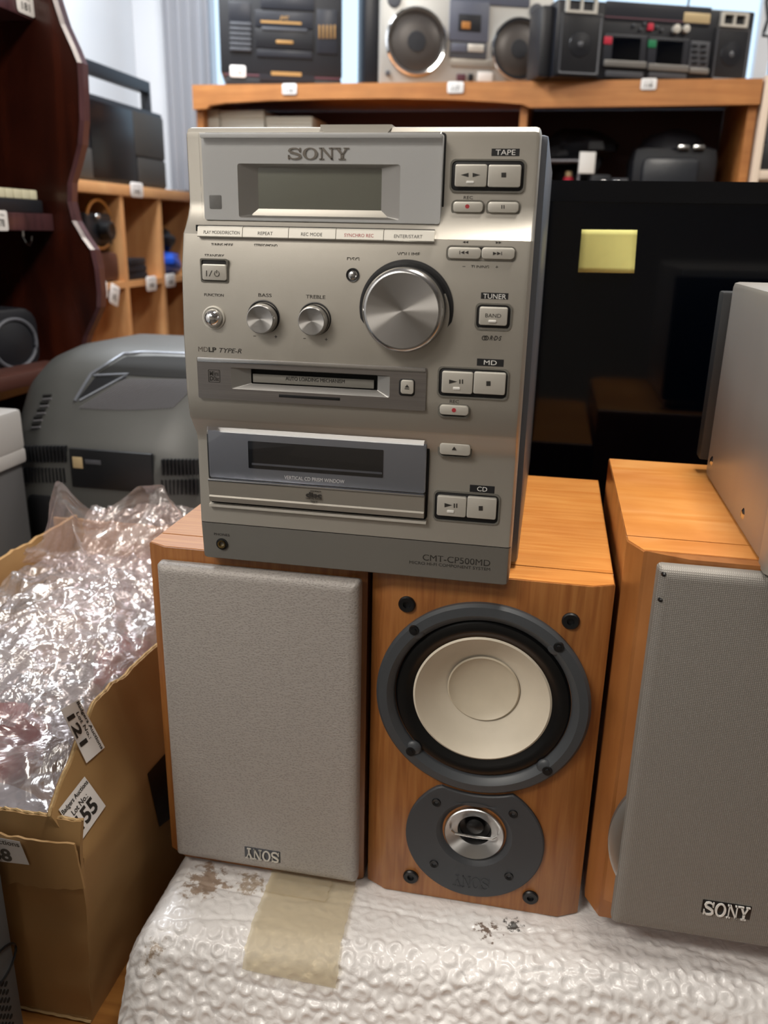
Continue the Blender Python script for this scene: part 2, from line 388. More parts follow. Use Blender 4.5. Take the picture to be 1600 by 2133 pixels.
def logo(mb, x0, x1, z0, z1, y, th=.0003, flip=False):
    """slab serif capitals S O N Y built from strokes, in a 0..1 box"""
    def stroke(pts, ws, ox, w):
        for k in range(len(pts)-1):
            a, b = Vector(pts[k]), Vector(pts[k+1]); t = (b-a).normalized()
            def nrm(i):
                p = Vector(pts[max(i-1, 0)]); q = Vector(pts[min(i+1, len(pts)-1)]); d = (q-p).normalized(); return Vector((-d.y, d.x))
            A = [a+nrm(k)*ws[k]/2, a-nrm(k)*ws[k]/2, b-nrm(k+1)*ws[k+1]/2, b+nrm(k+1)*ws[k+1]/2]; poly(A, ox, w)
    def poly(P, ox, w):
        q = []
        for p in P:
            a, b = ox+p[0]*w, p[1]
            if flip: a, b = 1-a, 1-b
            q.append((x0+a*(x1-x0), z0+b*(z1-z0)))
        mb.prism(q, y, y+th)
    def bar(xa, xb, za, zb, ox, w): poly([(xa, za), (xb, za), (xb, zb), (xa, zb)], ox, w)
    w = .235
    sp = [(.85, .66), (.80, .84), (.62, .93), (.42, .94), (.2, .87), (.13, .73), (.22, .62), (.45, .54), (.68, .46), (.86, .36), (.9, .22), (.78, .10), (.55, .05), (.34, .06), (.18, .16), (.1, .34)]
    sw = [.09, .10, .11, .12, .16, .2, .2, .18, .18, .2, .2, .16, .12, .11, .10, .09]
    stroke(sp, sw, 0, w); bar(.83, .93, .62, .98, 0, w); bar(.03, .12, .02, .38, 0, w)
    ox = .255; n = 28
    for k in range(n):
        a, b = 2*PI*k/n, 2*PI*(k+1)/n
        f = lambda t, rx, rz: (.5+rx*math.cos(t), .5+rz*math.sin(t))
        poly([f(a, .52, .5), f(b, .52, .5), f(b, .31, .41), f(a, .31, .41)], ox, w)
    ox = .515; w2 = .25
    bar(.12, .2, .0, 1, ox, w2); bar(0, .32, 0, .09, ox, w2); poly([(0, 1), (.3, 1), (.93, 0), (.78, 0), (.15, .9), (0, .9)], ox, w2); bar(.78, .87, 0, 1, ox, w2); bar(.64, 1.0, .91, 1, ox, w2)
    ox = .765; w3 = .235
    bar(0, .42, .91, 1, ox, w3); bar(.62, 1, .91, 1, ox, w3); poly([(.08, .95), (.32, .95), (.62, .42), (.42, .42)], ox, w3); poly([(.76, .95), (.88, .95), (.6, .42), (.5, .42)], ox, w3)
    bar(.42, .62, .05, .46, ox, w3); bar(.28, .76, 0, .09, ox, w3)
    return mb

# ------------------------------------------------------------------ the room
BK = 3.05; LW = -1.5
def wall_with_hole(x0, x1, z0, z1, hx0, hx1, hz0, hz1, y0, y1):
    m = MB(); m.box(x0, hx0, y0, y1, z0, z1); m.box(hx1, x1, y0, y1, z0, z1); m.box(hx0, hx1, y0, y1, z0, hz0); m.box(hx0, hx1, y0, y1, hz1, z1); return m
struct('floor', MB().box(-1.6, 2.6, -2.6, 3.2, -.95, -.85), 'floor_grey')
struct('ceiling', MB().box(-1.6, 2.6, -2.6, 3.2, 1.75, 1.85), 'wall_white')
struct('wall_left', MB().box(LW-.1, LW, -2.6, 3.2, -.85, 1.75), 'wall_white')
struct('wall_right', MB().box(2.5, 2.6, -2.6, 3.2, -.85, 1.75), 'wall_cream')
struct('wall_back', wall_with_hole(LW, 2.5, -.85, 1.75, -1.28, 2.2, .78, 1.6, BK, BK+.15), 'wall_white')
struct('wall_front', MB().box(LW, 2.5, -2.6, -2.5, -.85, 1.75), 'wall_cream')
wf = MB()
for x in (-1.28, .56, 2.16): wf.box(x, x+.04, BK+.05, BK+.1, .78, 1.6)
wf.box(-1.28, 2.2, BK+.05, BK+.1, .78, .82); wf.box(-1.28, 2.2, BK+.05, BK+.1, 1.56, 1.6)
struct('window_1', wf, 'wall_white')
cu = MB(); rs = []
for z in (1.68, .62):
    rs.append([(-1.36+.16*k/40, BK-.07+.018*math.sin(k*.7), z) for k in range(41)]+[(-1.36+.16*k/40, BK-.062+.018*math.sin(k*.7), z) for k in range(40, -1, -1)])
cu.loft(rs)
single('curtain', cu, 'curtain', 'grey blue curtain hanging in the corner beside the window', 'curtain')

# ------------------------------------------------------------------ table and its cover
TZ = -.105
t = thing('table', 'orange brown wooden table under the cardboard box and the bubble wrap', 'table', (.15, .7, -.85))
obj('tabletop', MB().box(-.83, 1.1, -.40, .59, TZ-.03+.85, TZ+.85, .003), 'table_wood', t)
for x in (-.78, 1.05):
    for y in (-.35, .54): obj('leg', MB().box(x-.025, x+.025, y-.025, y+.025, 0, TZ-.03+.85), 'table_wood', t)

def ridge(x): return min(.452+.095*(x+.2), .52)
def wrap_base(x, s):
    """point and normal on the cover at distance s in front of the back edge of the fine part (y=.62)"""
    L0 = .62-ridge(x); R = .03; ang = math.radians(62)
    if s < L0-R*.6: return Vector((x, .62-s, 0)), Vector((0, 0, 1))
    q = s-(L0-R*.6)
    if q < R*ang:
        a = q/R; return Vector((x, .62-(L0-R*.6)-R*math.sin(a), -R*(1-math.cos(a)))), Vector((0, -math.sin(a), math.cos(a)))
    q -= R*ang; return Vector((x, .62-(L0-R*.6)-R*math.sin(ang)-q*math.cos(ang), -R*(1-math.cos(ang))-q*math.sin(ang))), Vector((0, -math.sin(ang), math.cos(ang)))
def build_wrap():
    X0, X1, nx = -.272, .40, 520; S, ns = .265, 215
    vs = []; P = .0132
    for j in range(ns+1):
        s = S*j/ns
        for i in range(nx+1):
            x = X0+(X1-X0)*i/nx; p, n = wrap_base(x, s)
            w = .35*noise.noise(Vector((x*9, s*9, 2)))*P; xx, ss = x+w, s+w*.6
            row = round(ss/(P*.866)); off = (row % 2)*.5; c = round(xx/P-off)
            dx = xx-(c+off)*P; ds = ss-row*P*.866; r = math.hypot(dx, ds)/(P*.45)
            q = Vector((c*.77+.1, row*.93, 0)); n1 = noise.noise(q*3.1); n2 = noise.noise(q*5.3+Vector((9, 1, 0))); n3 = noise.noise(q*4.1+Vector((2, 7, 3)))
            up = .45 if s < .62-ridge(x)-.015 else 1
            h = 0
            if r < 1:
                full = .75+.5*n1; edge = (1-r**5); h = .0021*full*edge
                dr = math.hypot(dx-n2*P*.5, ds-n3*P*.5)/(P*.34)
                if dr < 1: h -= .0026*(.5+n2+.3*n1+.25)*(1-dr*dr)
                h *= up
            k = noise.noise(Vector((x*75, s*95, 7))); h += .0009*(1-abs(k)*3)*(.5+noise.noise(Vector((x*20, s*20, 3))))+.0013*noise.noise(Vector((x*14, s*18, 4)))
            h -= .0022*max(0, 1-abs(noise.noise(Vector((x*7+3, s*26, 7))))*14)*.55
            if x < X0+.02: e = (X0+.02-x)/.02; p = p+Vector((0, 0, -.018*e*e))
            if p.y > .518: h *= .35
            p = p+n*(h-.001); p.z = max(p.z, TZ+.0015+.001*abs(k)); vs.append(p)
    fs = [(j*(nx+1)+i, j*(nx+1)+i+1, (j+1)*(nx+1)+i+1, (j+1)*(nx+1)+i) for j in range(ns) for i in range(nx)]
    m = MB().add(vs, fs); n0 = nx+1
    # hidden rear part, skirts
    back = [vs[i] for i in range(n0)]; front = [vs[ns*n0+i] for i in range(n0)]
    m.add(back+[(p.x, .84, -.001) for p in back], [(i, i+1, n0+i+1, n0+i) for i in range(nx)])
    m.add([(p.x, .84, -.001) for p in back]+[(p.x, .84, TZ+.002) for p in back], [(i, i+1, n0+i+1, n0+i) for i in range(nx)])
    m.add(front+[(p.x, p.y+.02, TZ+.001) for p in front], [(i, i+1, n0+i+1, n0+i) for i in range(nx)])
    lf = [vs[j*n0] for j in range(ns+1)]; rt = [vs[j*n0+nx] for j in range(ns+1)]
    for side in (lf, rt):
        q = [Vector((side[0].x, .84, side[0].z))]+side; k = len(q)
        m.add(q+[Vector((p.x, p.y+(.02 if i > k-8 else 0), TZ+.001)) for i, p in enumerate(q)], [(i, i+1, k+i+1, k+i) for i in range(k-1)])
    return m
wr = thing('bubble_wrap', 'crumpled white bubble wrap padding spread under the speakers', 'bubble wrap')
obj('wrap_sheet', build_wrap(), 'bubble_wrap', wr, fix=False, ang=80)
def tape(x0, x1, s0, s1, lift, skew=0):
    vs = []; n, k = 30, 14
    for j in range(n+1):
        s = s0+(s1-s0)*j/n
        for i in range(k+1):
            e = .0015*noise.noise(Vector((j*.9, i*.1, x0*50))) if i in (0, k) else 0
            x = x0+(x1-x0)*i/k+skew*(j/n)+e; p, nn = wrap_base(x, s); vs.append(p+nn*(lift+.0006*noise.noise(Vector((x*120, s*120, 1)))))
    return MB().add(vs, [(j*(k+1)+i, j*(k+1)+i+1, (j+1)*(k+1)+i+1, (j+1)*(k+1)+i) for j in range(n) for i in range(k)])
obj('packing_tape', tape(-.186, -.117, .085, .180, .0030, .004), 'tape_yellow', wr, 'yellowed strip of old packing tape')
obj('packing_tape', tape(-.184, -.135, .084, .120, .0038), 'tape_yellow', wr, 'shorter yellowed tape layer nearer the speakers')

# ------------------------------------------------------------------ bookshelf speakers
def cabinet(t, w, yf, ys, yb, h, cw, mfront, mtop, seam, zb=0):
    """front baffle with chamfered side edges and a cabinet behind it; local frame, x from 0"""
    def poly(y0, y1, front): return [(cw, y0), (w-cw, y0), (w, ys), (w, y1), (0, y1), (0, ys)] if front else [(0, y0), (w, y0), (w, y1), (0, y1)]
    b = .0012
    def slab(P, z0, z1):
        cx = sum(p[0] for p in P)/len(P); cy = sum(p[1] for p in P)/len(P)
        sh = lambda k: [(cx+(x-cx)*(1-k/(w/2)), cy+(y-cy)*(1-k/(w/2))) for x, y in P]
        return MB().loft([[(x, y, z0) for x, y in sh(b)], [(x, y, z0+b) for x, y in P], [(x, y, z1-b*.6) for x, y in P], [(x, y, z1) for x, y in sh(b*.6)]])
    baf = obj('baffle', slab(poly(yf, seam, True), zb, h), mfront, t)
    obj('cabinet_body', slab(poly(seam+.0004, yb, False), zb, h), mfront, t)
    obj('lit_top_veneer', MB().prism([(.0006, seam+.001), (w-.0006, seam+.001), (w-.0006, yb-.0006), (.0006, yb-.0006)], h-.0002, h+.0004, 'z'), mtop, t)  # thin sheet that carries the lit wood colour of the top
    obj('lit_top_veneer', MB().prism([(cw, yf+.0016), (w-cw, yf+.0016), (w-.0008, ys+.0006), (w-.0008, seam-.0006), (.0008, seam-.0006), (.0008, ys+.0006)], h-.0002, h+.0004, 'z'), mtop, t)
    return baf
def drivers(t, fr, yf, baf):
    """woofer and tweeter of the bare speaker, in the speaker's frame"""
    cx, cz = (fr.p(784, 1445, yf)[0]+fr.p(1237, 1445, yf)[0])/2, (fr.p(1012, 1252, yf)[1]+fr.p(1012, 1649, yf)[1])/2
    R = .0757; c = (cx, 0, cz)
    wf = obj('woofer_frame', MB().lathe([(R, yf), (R, yf-.003), (R-.002, yf-.0052), (R-.008, yf-.006), (.0635, yf-.003), (.0625, yf-.0015), (.0620, yf+.004), (.0600, yf+.006)], c, n=96), 'woofer_frame', t)
    obj('surround', MB().lathe([(.0621, yf-.0002), (.0605, yf-.0022), (.0570, yf-.0030), (.0530, yf-.0022), (.0505, yf-.0004), (.0482, yf-.0002), (.047, yf+.001)], c, n=96), 'rubber', t)
    obj('cone', MB().lathe([(.0492, yf-.0003), (.0478, yf-.0012), (.0460, yf+.0005), (.036, yf+.010), (.0262, yf+.0165), (.0250, yf+.0168)], c, n=96), 'cone', t)
    obj('dust_cap', MB().lathe([(.0262, yf+.0150), (.0252, yf+.0140), (.0245, yf+.0146), (.022, yf+.0165), (.014, yf+.0190), (.006, yf+.0202), (.0001, yf+.0204)], c, n=64), 'cone_cap', t)
    hx, hz = fr.p(988, 1733, yf); bore(baf, [(cx, cz, .0622, -.01, .0235), (hx, hz, .0226, -.01, .0105)])
    for px, py in ((863, 1312), (1164, 1347), (856, 1564), (1140, 1604)):
        x, z = fr.p(px, py, yf-.005); a = math.atan2(z-cz, x-cx)
        obj('screw_recess', MB().ball((x-.002*math.cos(a), yf-.0030, z-.002*math.sin(a)), .0062, .0032, .0062), 'woofer_frame', t)
        s = obj('screw', MB().lathe([(.0001, yf-.0075), (.0016, yf-.0075), (.0018, yf-.0066), (.0034, yf-.0066), (.0036, yf-.0058), (.0036, yf-.003)], (x, 0, z), n=20), 'black', t)
    # tweeter plate: round plate cut by the woofer's circle
    tx, tz, tr = fr.C(988, 1745, 148, yf); tz -= .0005
    zt = tz+.0500*0
    P = []
    Rw = R+.0035; n = 72
    for k in range(n):
        a = 2*PI*k/n; q = Vector((tx+tr*math.cos(a), tz+tr*1.0*math.sin(a)))
        d = q-Vector((cx, cz))
        if d.length < Rw: 
            xx = q.x-cx; q = Vector((q.x, cz-math.sqrt(max(Rw*Rw-xx*xx, 0))))
        P.append(q)
    C0 = Vector((tx, tz-.003))
    rs = [[(q.x, yf, q.y) for q in P], [(q.x, yf-.0022, q.y) for q in P], [((q.x-C0.x)*.98+C0.x, yf-.003, (q.y-C0.y)*.98+C0.y) for q in P]]
    hx, hz = fr.p(988, 1733, yf)
    rs += [[(hx+(q.x-hx)*k2+0, yf-.003+dd, hz+(q.y-hz)*k2) for q in P] for k2, dd in ((.72, 0),)]
    rs += [[(hx+r_*math.cos(2*PI*k/n), yf+dd, hz+r_*math.sin(2*PI*k/n)) for k in range(n)] for r_, dd in ((.0285, -.0035), (.0255, -.0015), (.0225, .0015))]
    obj('tweeter_plate', MB().loft(rs, cap0=False, cap1=False), 'tweeter_plate', t)
    obj('tweeter_ring', MB().lathe([(.0226, yf+.002), (.0224, yf-.0028), (.0218, yf-.0034), (.0135, yf+.001), (.0128, yf+.0015), (.0118, yf+.006)], (hx, 0, hz), n=64), 'spun_light', t, 'polished metal ring round the tweeter')
    obj('tweeter_horn', MB().lathe([(.0130, yf+.002), (.0115, yf+.007), (.007, yf+.009), (.0065, yf+.006), (.004, yf+.0045), (.0001, yf+.004)], (hx, 0, hz), n=48), 'black', t)
    obj('tweeter_bar', MB().tube([(hx-.0165, yf-.002, hz+.0002), (hx-.014, yf-.0045, hz), (hx, yf-.0055, hz), (hx+.014, yf-.0045, hz), (hx+.0165, yf-.002, hz+.0002)], .0009, 8), 'chrome', t, 'slim chrome bar across the tweeter')
    for px, py in ((909, 1671), (1069, 1695), (904, 1799), (1060, 1825)):
        x, z = fr.p(px, py, yf-.003)
        obj('screw', MB().lathe([(.0001, yf-.0025), (.0012, yf-.0025), (.0015, yf-.0036), (.0030, yf-.0040), (.0034, yf-.0032), (.0034, yf)], (x, 0, z), n=20), 'black', t)
    for px, py in ((848, 1258), (1189, 1293), (856, 1825), (1105, 1868)):
        x, z = fr.p(px, py, yf)
        obj('grille_socket', MB().lathe([(.0001, yf-.0002), (.0024, yf-.0002), (.0026, yf-.0020), (.0052, yf-.0022), (.0060, yf-.0012), (.0060, yf+.002)], (x, 0, z), n=28), 'black', t)
    x0, x1, z0, z1 = fr.R(943, 1826, 1020, 1850, yf-.003)
    obj('embossed_logo', logo(MB(), x0, x1, z0, z1, yf-.0034, .0006, flip=True), 'tweeter_plate', t)
def grille(t, x0, x1, z0, z1, yf, yb, m, r=.004, bow=0, side=None):
    """cloth over a frame: rounded front edges"""
    rs = []; n = 7
    for k, (ins, y) in enumerate(((.0075, yf), (.004, yf+.0006), (.0015, yf+.0022), (.0003, yf+.0045), (0, yf+.008), (0, yb))):
        ring = []
        for x, z in rrect(x0+ins, x1-ins, z0+ins, z1-ins, max(r-ins*.5, .0015), n): ring.append((x, y, z))
        rs.append(ring)
    return obj('grille', MB().loft(rs), m, t)
# left speaker
S1 = (-.277, .527, 0); f1 = Frame(S1)
t = thing('bookshelf_speaker', 'cherry wood speaker wearing a grey grille with an upside down logo', 'speaker', S1)
cabinet(t, .1645, 0, .007, .262, .274, .0145, 'cherry_front', 'cherry_top_lit', .026)
fx0, fx1, fz0, fz1 = f1.R(320, 1175+18, 748-1, 1842-16, -.012)
x0 = (f1.p(320, 1175, -.012)[0]+f1.p(368, 1780, -.012)[0])/2; x1 = (f1.p(748, 1215, -.012)[0]+f1.p(743, 1842, -.012)[0])/2
z0 = (f1.p(368, 1782, -.012)[1]+f1.p(740, 1844, -.012)[1])/2; z1 = (f1.p(330, 1176, -.012)[1]+f1.p(745, 1213, -.012)[1])/2
g = grille(t, x0, x1, z0, z1, -.013, -.003, 'cloth_grain', r=.003)
q = f1.R(512, 1770, 582, 1791, -.013)
obj('logo_badge_or_shade', MB().rbox(q[0]-.0008, q[1]+.0008, q[2]-.0002, q[3]+.0008, -.0132, -.0122, .0005, .0001), 'stereo_grey', g)  # dark strip painting the shadow behind the letters, no real badge
obj('logo', logo(MB(), *q, -.0142, .0008, flip=True), 'silver_light', g, 'silver logo letters standing upside down')
w1 = MB().lathe([(.0757, 0), (.0757, -.003), (.0737, -.0052), (.068, -.006), (.0635, -.003), (.06, .002)], (.0855, 0, .180), n=72)
obj('woofer_frame', w1, 'woofer_frame', t)
# middle speaker
S2 = (-.109, .527, 0); f2 = Frame(S2)
t = thing('bookshelf_speaker', 'cherry wood speaker without a grille showing a cream woofer cone and silver ringed tweeter', 'speaker', S2)
baf = cabinet(t, .165, 0, .007, .262, .274, .0145, 'cherry_front', 'cherry_top_lit', .026)
drivers(t, f2, 0, baf)
# right speaker
S3 = (.060, .517, 0); f3 = Frame(S3)
t = thing('bookshelf_speaker', 'taller golden brown speaker with a worn grille, under the silver amplifier', 'speaker', S3)
cabinet(t, .200, 0, .017, .232, .306, .009, 'cherry_right', 'cherry_right_top_lit', .026, .016)
for x in (.03, .17):
    for y in (.035, .20): obj('foot', MB().lathe([(.009, 0), (.010, .002), (.010, .0160)], (x, y, 0), 'z', 20, cap=True), 'black', t)
bf = MB(); P = [(.010, .0005), (.022, -.004), (.036, -.0085), (.10, -.0095), (.164, -.0085), (.178, -.004), (.190, .0005)]
bf.prism(P, .032, .3060, 'z'); obj('raised_baffle', bf, 'cherry_right', t)
gx0 = (f3.p(1373, 1187, -.022)[0]+f3.p(1275, 1922, -.022)[0])/2; gz1 = f3.p(1450, 1192, -.022)[1]; gz0 = f3.p(1440, 1947, -.016)[1]
g = grille(t, gx0, .200-gx0, gz0, gz1, -.0195, -.0098, 'cloth_weave', r=.003)
q = f3.R(1464, 1882, 1562, 1910, -.0197)
obj('logo_badge_or_shade', MB().rbox(q[0]-.001, q[1]+.001, q[2]+.0005, q[3]+.0005, -.0198, -.0188, .0005, .0001), 'black', g)
obj('logo', logo(MB(), *q, -.0210, .001), 'white', g, 'white metal logo letters')
for px, py in ((1383, 1196), (1376, 1249)):
    x, z = f3.p(px, py, -.018); obj('frayed_hole', MB().ball((x, -.0172, z), .0018, .003, .0018, n=10), 'black', g, 'frayed hole at the grille corner')
obj('woofer_rim', MB().lathe([(.068, -.009), (.068, -.0125), (.066, -.014), (.061, -.0145), (.056, -.0125)], (gx0+.0595, 0, .098), n=72), 'bezel_silver', t, 'silver woofer rim peeking past the grille')

# ------------------------------------------------------------------ the silver stereo
UO = (-.227, .5, .2745); UWD = .213; fu = Frame((-.227, .5, .2745))
def zr(py, px=760, d=.013): return fu.p(px, py, d)[1]
PROF = [(.026, .2775), (.0222, .2768), (.0204, .2745), (.0200, .2715), (.0200, .2355), (.0190, .2315), (.0160, .2255), (.0110, .2190), (.0080, .2160),
        (.0030, .1955), (.0005, .1555), (.0005, .1205), (.0030, .1030), (.0045, .1010), (.0085, .0950), (.0125, .0890), (.0135, .0840), (.0125, .0275), (.0126, .0268), (.0145, .0008), (.0155, 0), (.045, 0)]
def ysurf(z):
    P = PROF[1:-1]
    for a, b in zip(P, P[1:]):
        if b[1] <= z <= a[1]: return a[0]+(b[0]-a[0])*(a[1]-z)/max(a[1]-b[1], 1e-9)
    return P[0][0] if z > P[0][1] else P[-1][0]
def US(u0, v0, u1, v1, off=0):
    """rectangle on the front panel at height off above its surface -> x0,x1,z0,z1,y"""
    d = .01
    for _ in range(4): z = fu.p((u0+u1)/2, (v0+v1)/2, d)[1]; d = ysurf(z)-off
    return fu.R(u0, v0, u1, v1, d)+(d,)
def UC(u, v, r, off=0):
    d = .01
    for _ in range(4): z = fu.p(u, v, d)[1]; d = ysurf(z)-off
    x, z, rr = fu.C(u, v, r, d); return x, z, rr, d
def c1(*a): return [a[0]/2+360, a[1]/2+230, a[2]/2+360, a[3]/2+230]
def c2(*a): return [a[0]/2+360, a[1]/2+700, a[2]/2+360, a[3]/2+700]
U = thing('mini_stereo', 'silver micro stereo tower with a big volume knob standing on the two left speakers', 'stereo', UO)
def profile_part(name, seg, m, top=False, bot=False):
    P = list(seg); back = .045; rs = []
    for e, dy in ((0, .0030), (.0004, .0016), (.0012, .0005), (.003, 0)):
        rs.append((e, dy))
    xs = [(e, dy, e) for e, dy in rs]+[(UWD-e, dy, e) for e, dy in rs[::-1]]
    rings = []
    zt, zb = P[0][1], P[-1][1]
    for x, dy, e in xs:
        r = []
        for y, z in P:
            k = dy*.9 if top else 0
            zz = z-k if (top and z > zt-.004) else (z+dy*.9 if (bot and z < zb+.003) else z)
            r.append((x, min(y+dy, back), zz))
        r.append((x, back, r[-1][2])); r.append((x, back, r[0][2])); rings.append(r)
    return obj(name, MB().loft(rings), m, U, ang=28)
profile_part('upper_panel', PROF[0:9], 'silver', top=True)
mid = profile_part('middle_panel', PROF[8:14], 'silver_mid')
profile_part('lower_panel', PROF[13:18], 'silver')
profile_part('base_panel', PROF[18:21], 'silver_base', bot=True)
obj('case', MB().box(-.002, UWD+.0042, .046, .325, .004, .2755, .003), 'case_side', U, 'grey metal case behind the front panel')
q = fu.R(666, 255, 815, 267, .018)
obj('lid_tab', MB().prism([(q[0], .2765), (q[0]+.003, .2730), (q[1]-.003, .2730), (q[1], .2765), (q[1], .2782), (q[0], .2782)], .0194, .042), 'silver_mid', U)

def btn(name, rect, off=.0022, r=.0012, m='silver_light', parent=None, b=.0006):
    x0, x1, z0, z1, y = US(*rect, off); return obj(name, MB().rbox(x0, x1, z0, z1, y, y+off+.001, r, b), m, parent or U), (x0, x1, z0, z1, y)
def well(rect, off=.0004, r=.002, rim=.0010):
    x0, x1, z0, z1, y = US(*rect, off)
    obj('button_surround', MB().rbox(x0, x1, z0, z1, y, y+.0015, r, .0002), 'well', U)
    obj('surround_rim', MB().ring((x0-.0004, x1+.0004, z0-.0004, z1+.0004), (x0+rim*.5, x1-rim*.5, z0+rim*.5, z1-rim*.5), y-.0006, y-.0006, r, r, wall=y+.001), 'clear_trim', U)
def lab(s, cx, cy, w, h, crop, m='ink', bold=.0, shear=0, off=.00015, name='printed_text', parent=None, space=1):
    rect = crop(cx-w/2, cy-h/2, cx+w/2, cy+h/2); x0, x1, z0, z1, y = US(*rect, off)
    return obj(name, text(MB(), s, x0, x1, z0, z1, y, bold, shear, space=space), m, parent or U, fix=False)
def poly_on(P, crop, m, off=.00015, name='printed_symbol', parent=None):
    """polygon given in crop pixels on the panel surface"""
    mb = MB()
    for poly in P:
        a = crop(*poly[0], *poly[0]); cx = sum(p[0] for p in poly)/len(poly); cy = sum(p[1] for p in poly)/len(poly); a = crop(cx, cy, cx, cy)
        d = US(a[0], a[1], a[0], a[1], off)[4]
        mb.prism([fu.p(crop(px, py, px, py)[0], crop(px, py, px, py)[1], d) for px, py in poly], d, d+.00015)
    return obj(name, mb, m, parent or U)
def tri(cx, cy, w, h, s): return [(cx-s*w/2, cy-h/2), (cx-s*w/2, cy+h/2), (cx+s*w/2, cy)]
def sq(cx, cy, w, h): return [(cx-w/2, cy-h/2), (cx+w/2, cy-h/2), (cx+w/2, cy+h/2), (cx-w/2, cy+h/2)]
def disc_poly(cx, cy, r, n=20): return [(cx+r*math.cos(2*PI*k/n), cy+r*math.sin(2*PI*k/n)) for k in range(n)]
def pbtn(rect, crop, syms=(), red=(), led=None, off=.0022, r=.0012, name='button', txt=None):
    o, (x0, x1, z0, z1, y) = btn(name, crop(*rect), off, r)
    if syms: poly_on(syms, crop, 'ink', off+.00015, parent=o)
    if red: poly_on(red, crop, 'red_ink', off+.00015, parent=o)
    if led: 
        a = US(*crop(*led), off+.0005); obj('indicator', MB().rbox(a[0], a[1], a[2], a[3], a[4], a[4]+.0008, .0004, .0002), 'white', o)
    if txt: lab(*txt, crop, off=off+.00015, parent=o)
    return o
# display
gl = c1(113, 90, 1118, 489); YG = .0100
gx0, gx1, gz0, gz1 = fu.R(*gl, YG); YP = .0140
gz0 = max(gz0, .2240)
obj('cover_recess', MB().rbox(gx0-.0008, gx1+.0008, gz0-.0005, gz1+.0008, .0196, .0215, .002, .0001), 'well', U)
be = fu.R(*c1(272, 223, 946, 452), YP); lc = fu.R(*c1(358, 240, 868, 435), .0190)
obj('display_plate', MB().ring((gx0+.0003, gx1-.0003, gz0+.0003, gz1-.0003), be, YP, YP, .0015, .0015, wall=.0200), 'plate_silver', U)
obj('display_bezel', MB().ring(be, lc, YP, .0190, .0015, .0008), 'bezel_silver', U)
obj('display_screen', MB().rbox(lc[0]-.0005, lc[1]+.0005, lc[2]-.0005, lc[3]+.0005, .0189, .0198, .0008, .0001), 'lcd', U)
cv = MB().ring((gx0, gx1, gz0, gz1), (gx0+.0006, gx1-.0006, gz0+.0006, gz1-.0006), YG+.0008, YG, .0015, .0012)
P_ = rrect(gx0+.0006, gx1-.0006, gz0+.0006, gz1-.0006, .0012); cv.add([(x, YG, z) for x, z in P_], [tuple(range(len(P_)))])
obj('display_cover', cv, 'clear_cover', U, 'clear plastic window over the display')
zb = fu.p(760, 287, YG)[1]
obj('cover_top_bevel', MB().box(gx0+.001, gx1-.001, YG+.0002, YG+.003, zb, gz1-.0004, .0002), 'plate_silver', U)
xh = fu.p(702, 283, YG)[0]
q = fu.R(*c1(478, 155, 735, 205), YP-.0002)
obj('logo', logo(MB(), *q, YP-.0007, .0006), 'ink_grey', U, 'raised grey logo letters above the display')
q = fu.R(*c1(153, 352, 203, 410), YP)
obj('remote_sensor', MB().rbox(*q, YP-.0003, YP+.0005, .0008, .0001), 'sensor', U)
# five mode keys
bx = [105, 293, 484, 681, 880, 1092]
zA = fu.p(760, 477, .0085)[1]; zB = fu.p(760, 501, .0085)[1]
obj('key_slot', MB().box(fu.p(409, 488, .01)[0], fu.p(905, 488, .01)[0], .0095, .016, zB-.0022, zA+.0005, .0003), 'gap', U)
for k in range(5):
    a = fu.p(bx[k]/2+360, 488, .0065)[0]+.0002; b = fu.p(bx[k+1]/2+360, 488, .0065)[0]-.0002
    key = obj('mode_key', MB().prism([(.0075, zA), (.0060, zA-.0008), (.0048, zB+.0006), (.0052, zB), (.0140, zB), (.0140, zA)], a, b, 'x'), 'silver_light', U)
    s, cx, w, m = [('PLAY MODE/DIRECTION', 203, 150, 'ink'), ('REPEAT', 385, 62, 'ink'), ('REC MODE', 578, 88, 'ink'), ('SYNCHRO REC', 775, 122, 'red_ink'), ('ENTER/START', 981, 118, 'ink')][k]
    zc = (zA+zB)/2-.0004; xa, xb = fu.p((cx-w/2)/2+360, 489, .005)[0], fu.p((cx+w/2)/2+360, 489, .005)[0]
    yk = .0048+.0012*(.5)
    tm = text(MB(), s, xa, xb, zc-.00095, zc+.00095, 0, fn=lambda p: (p[0], .0060-(zA-.0008-p[2])/(zA-zB-.0014)*.0012-.0001+p[1], p[2]))
    obj('printed_text', tm, m, key, fix=False)
lab('TUNING MODE', 205, 560, 90, 13, c1); lab('STEREO/MONO', 387, 563, 97, 13, c1)
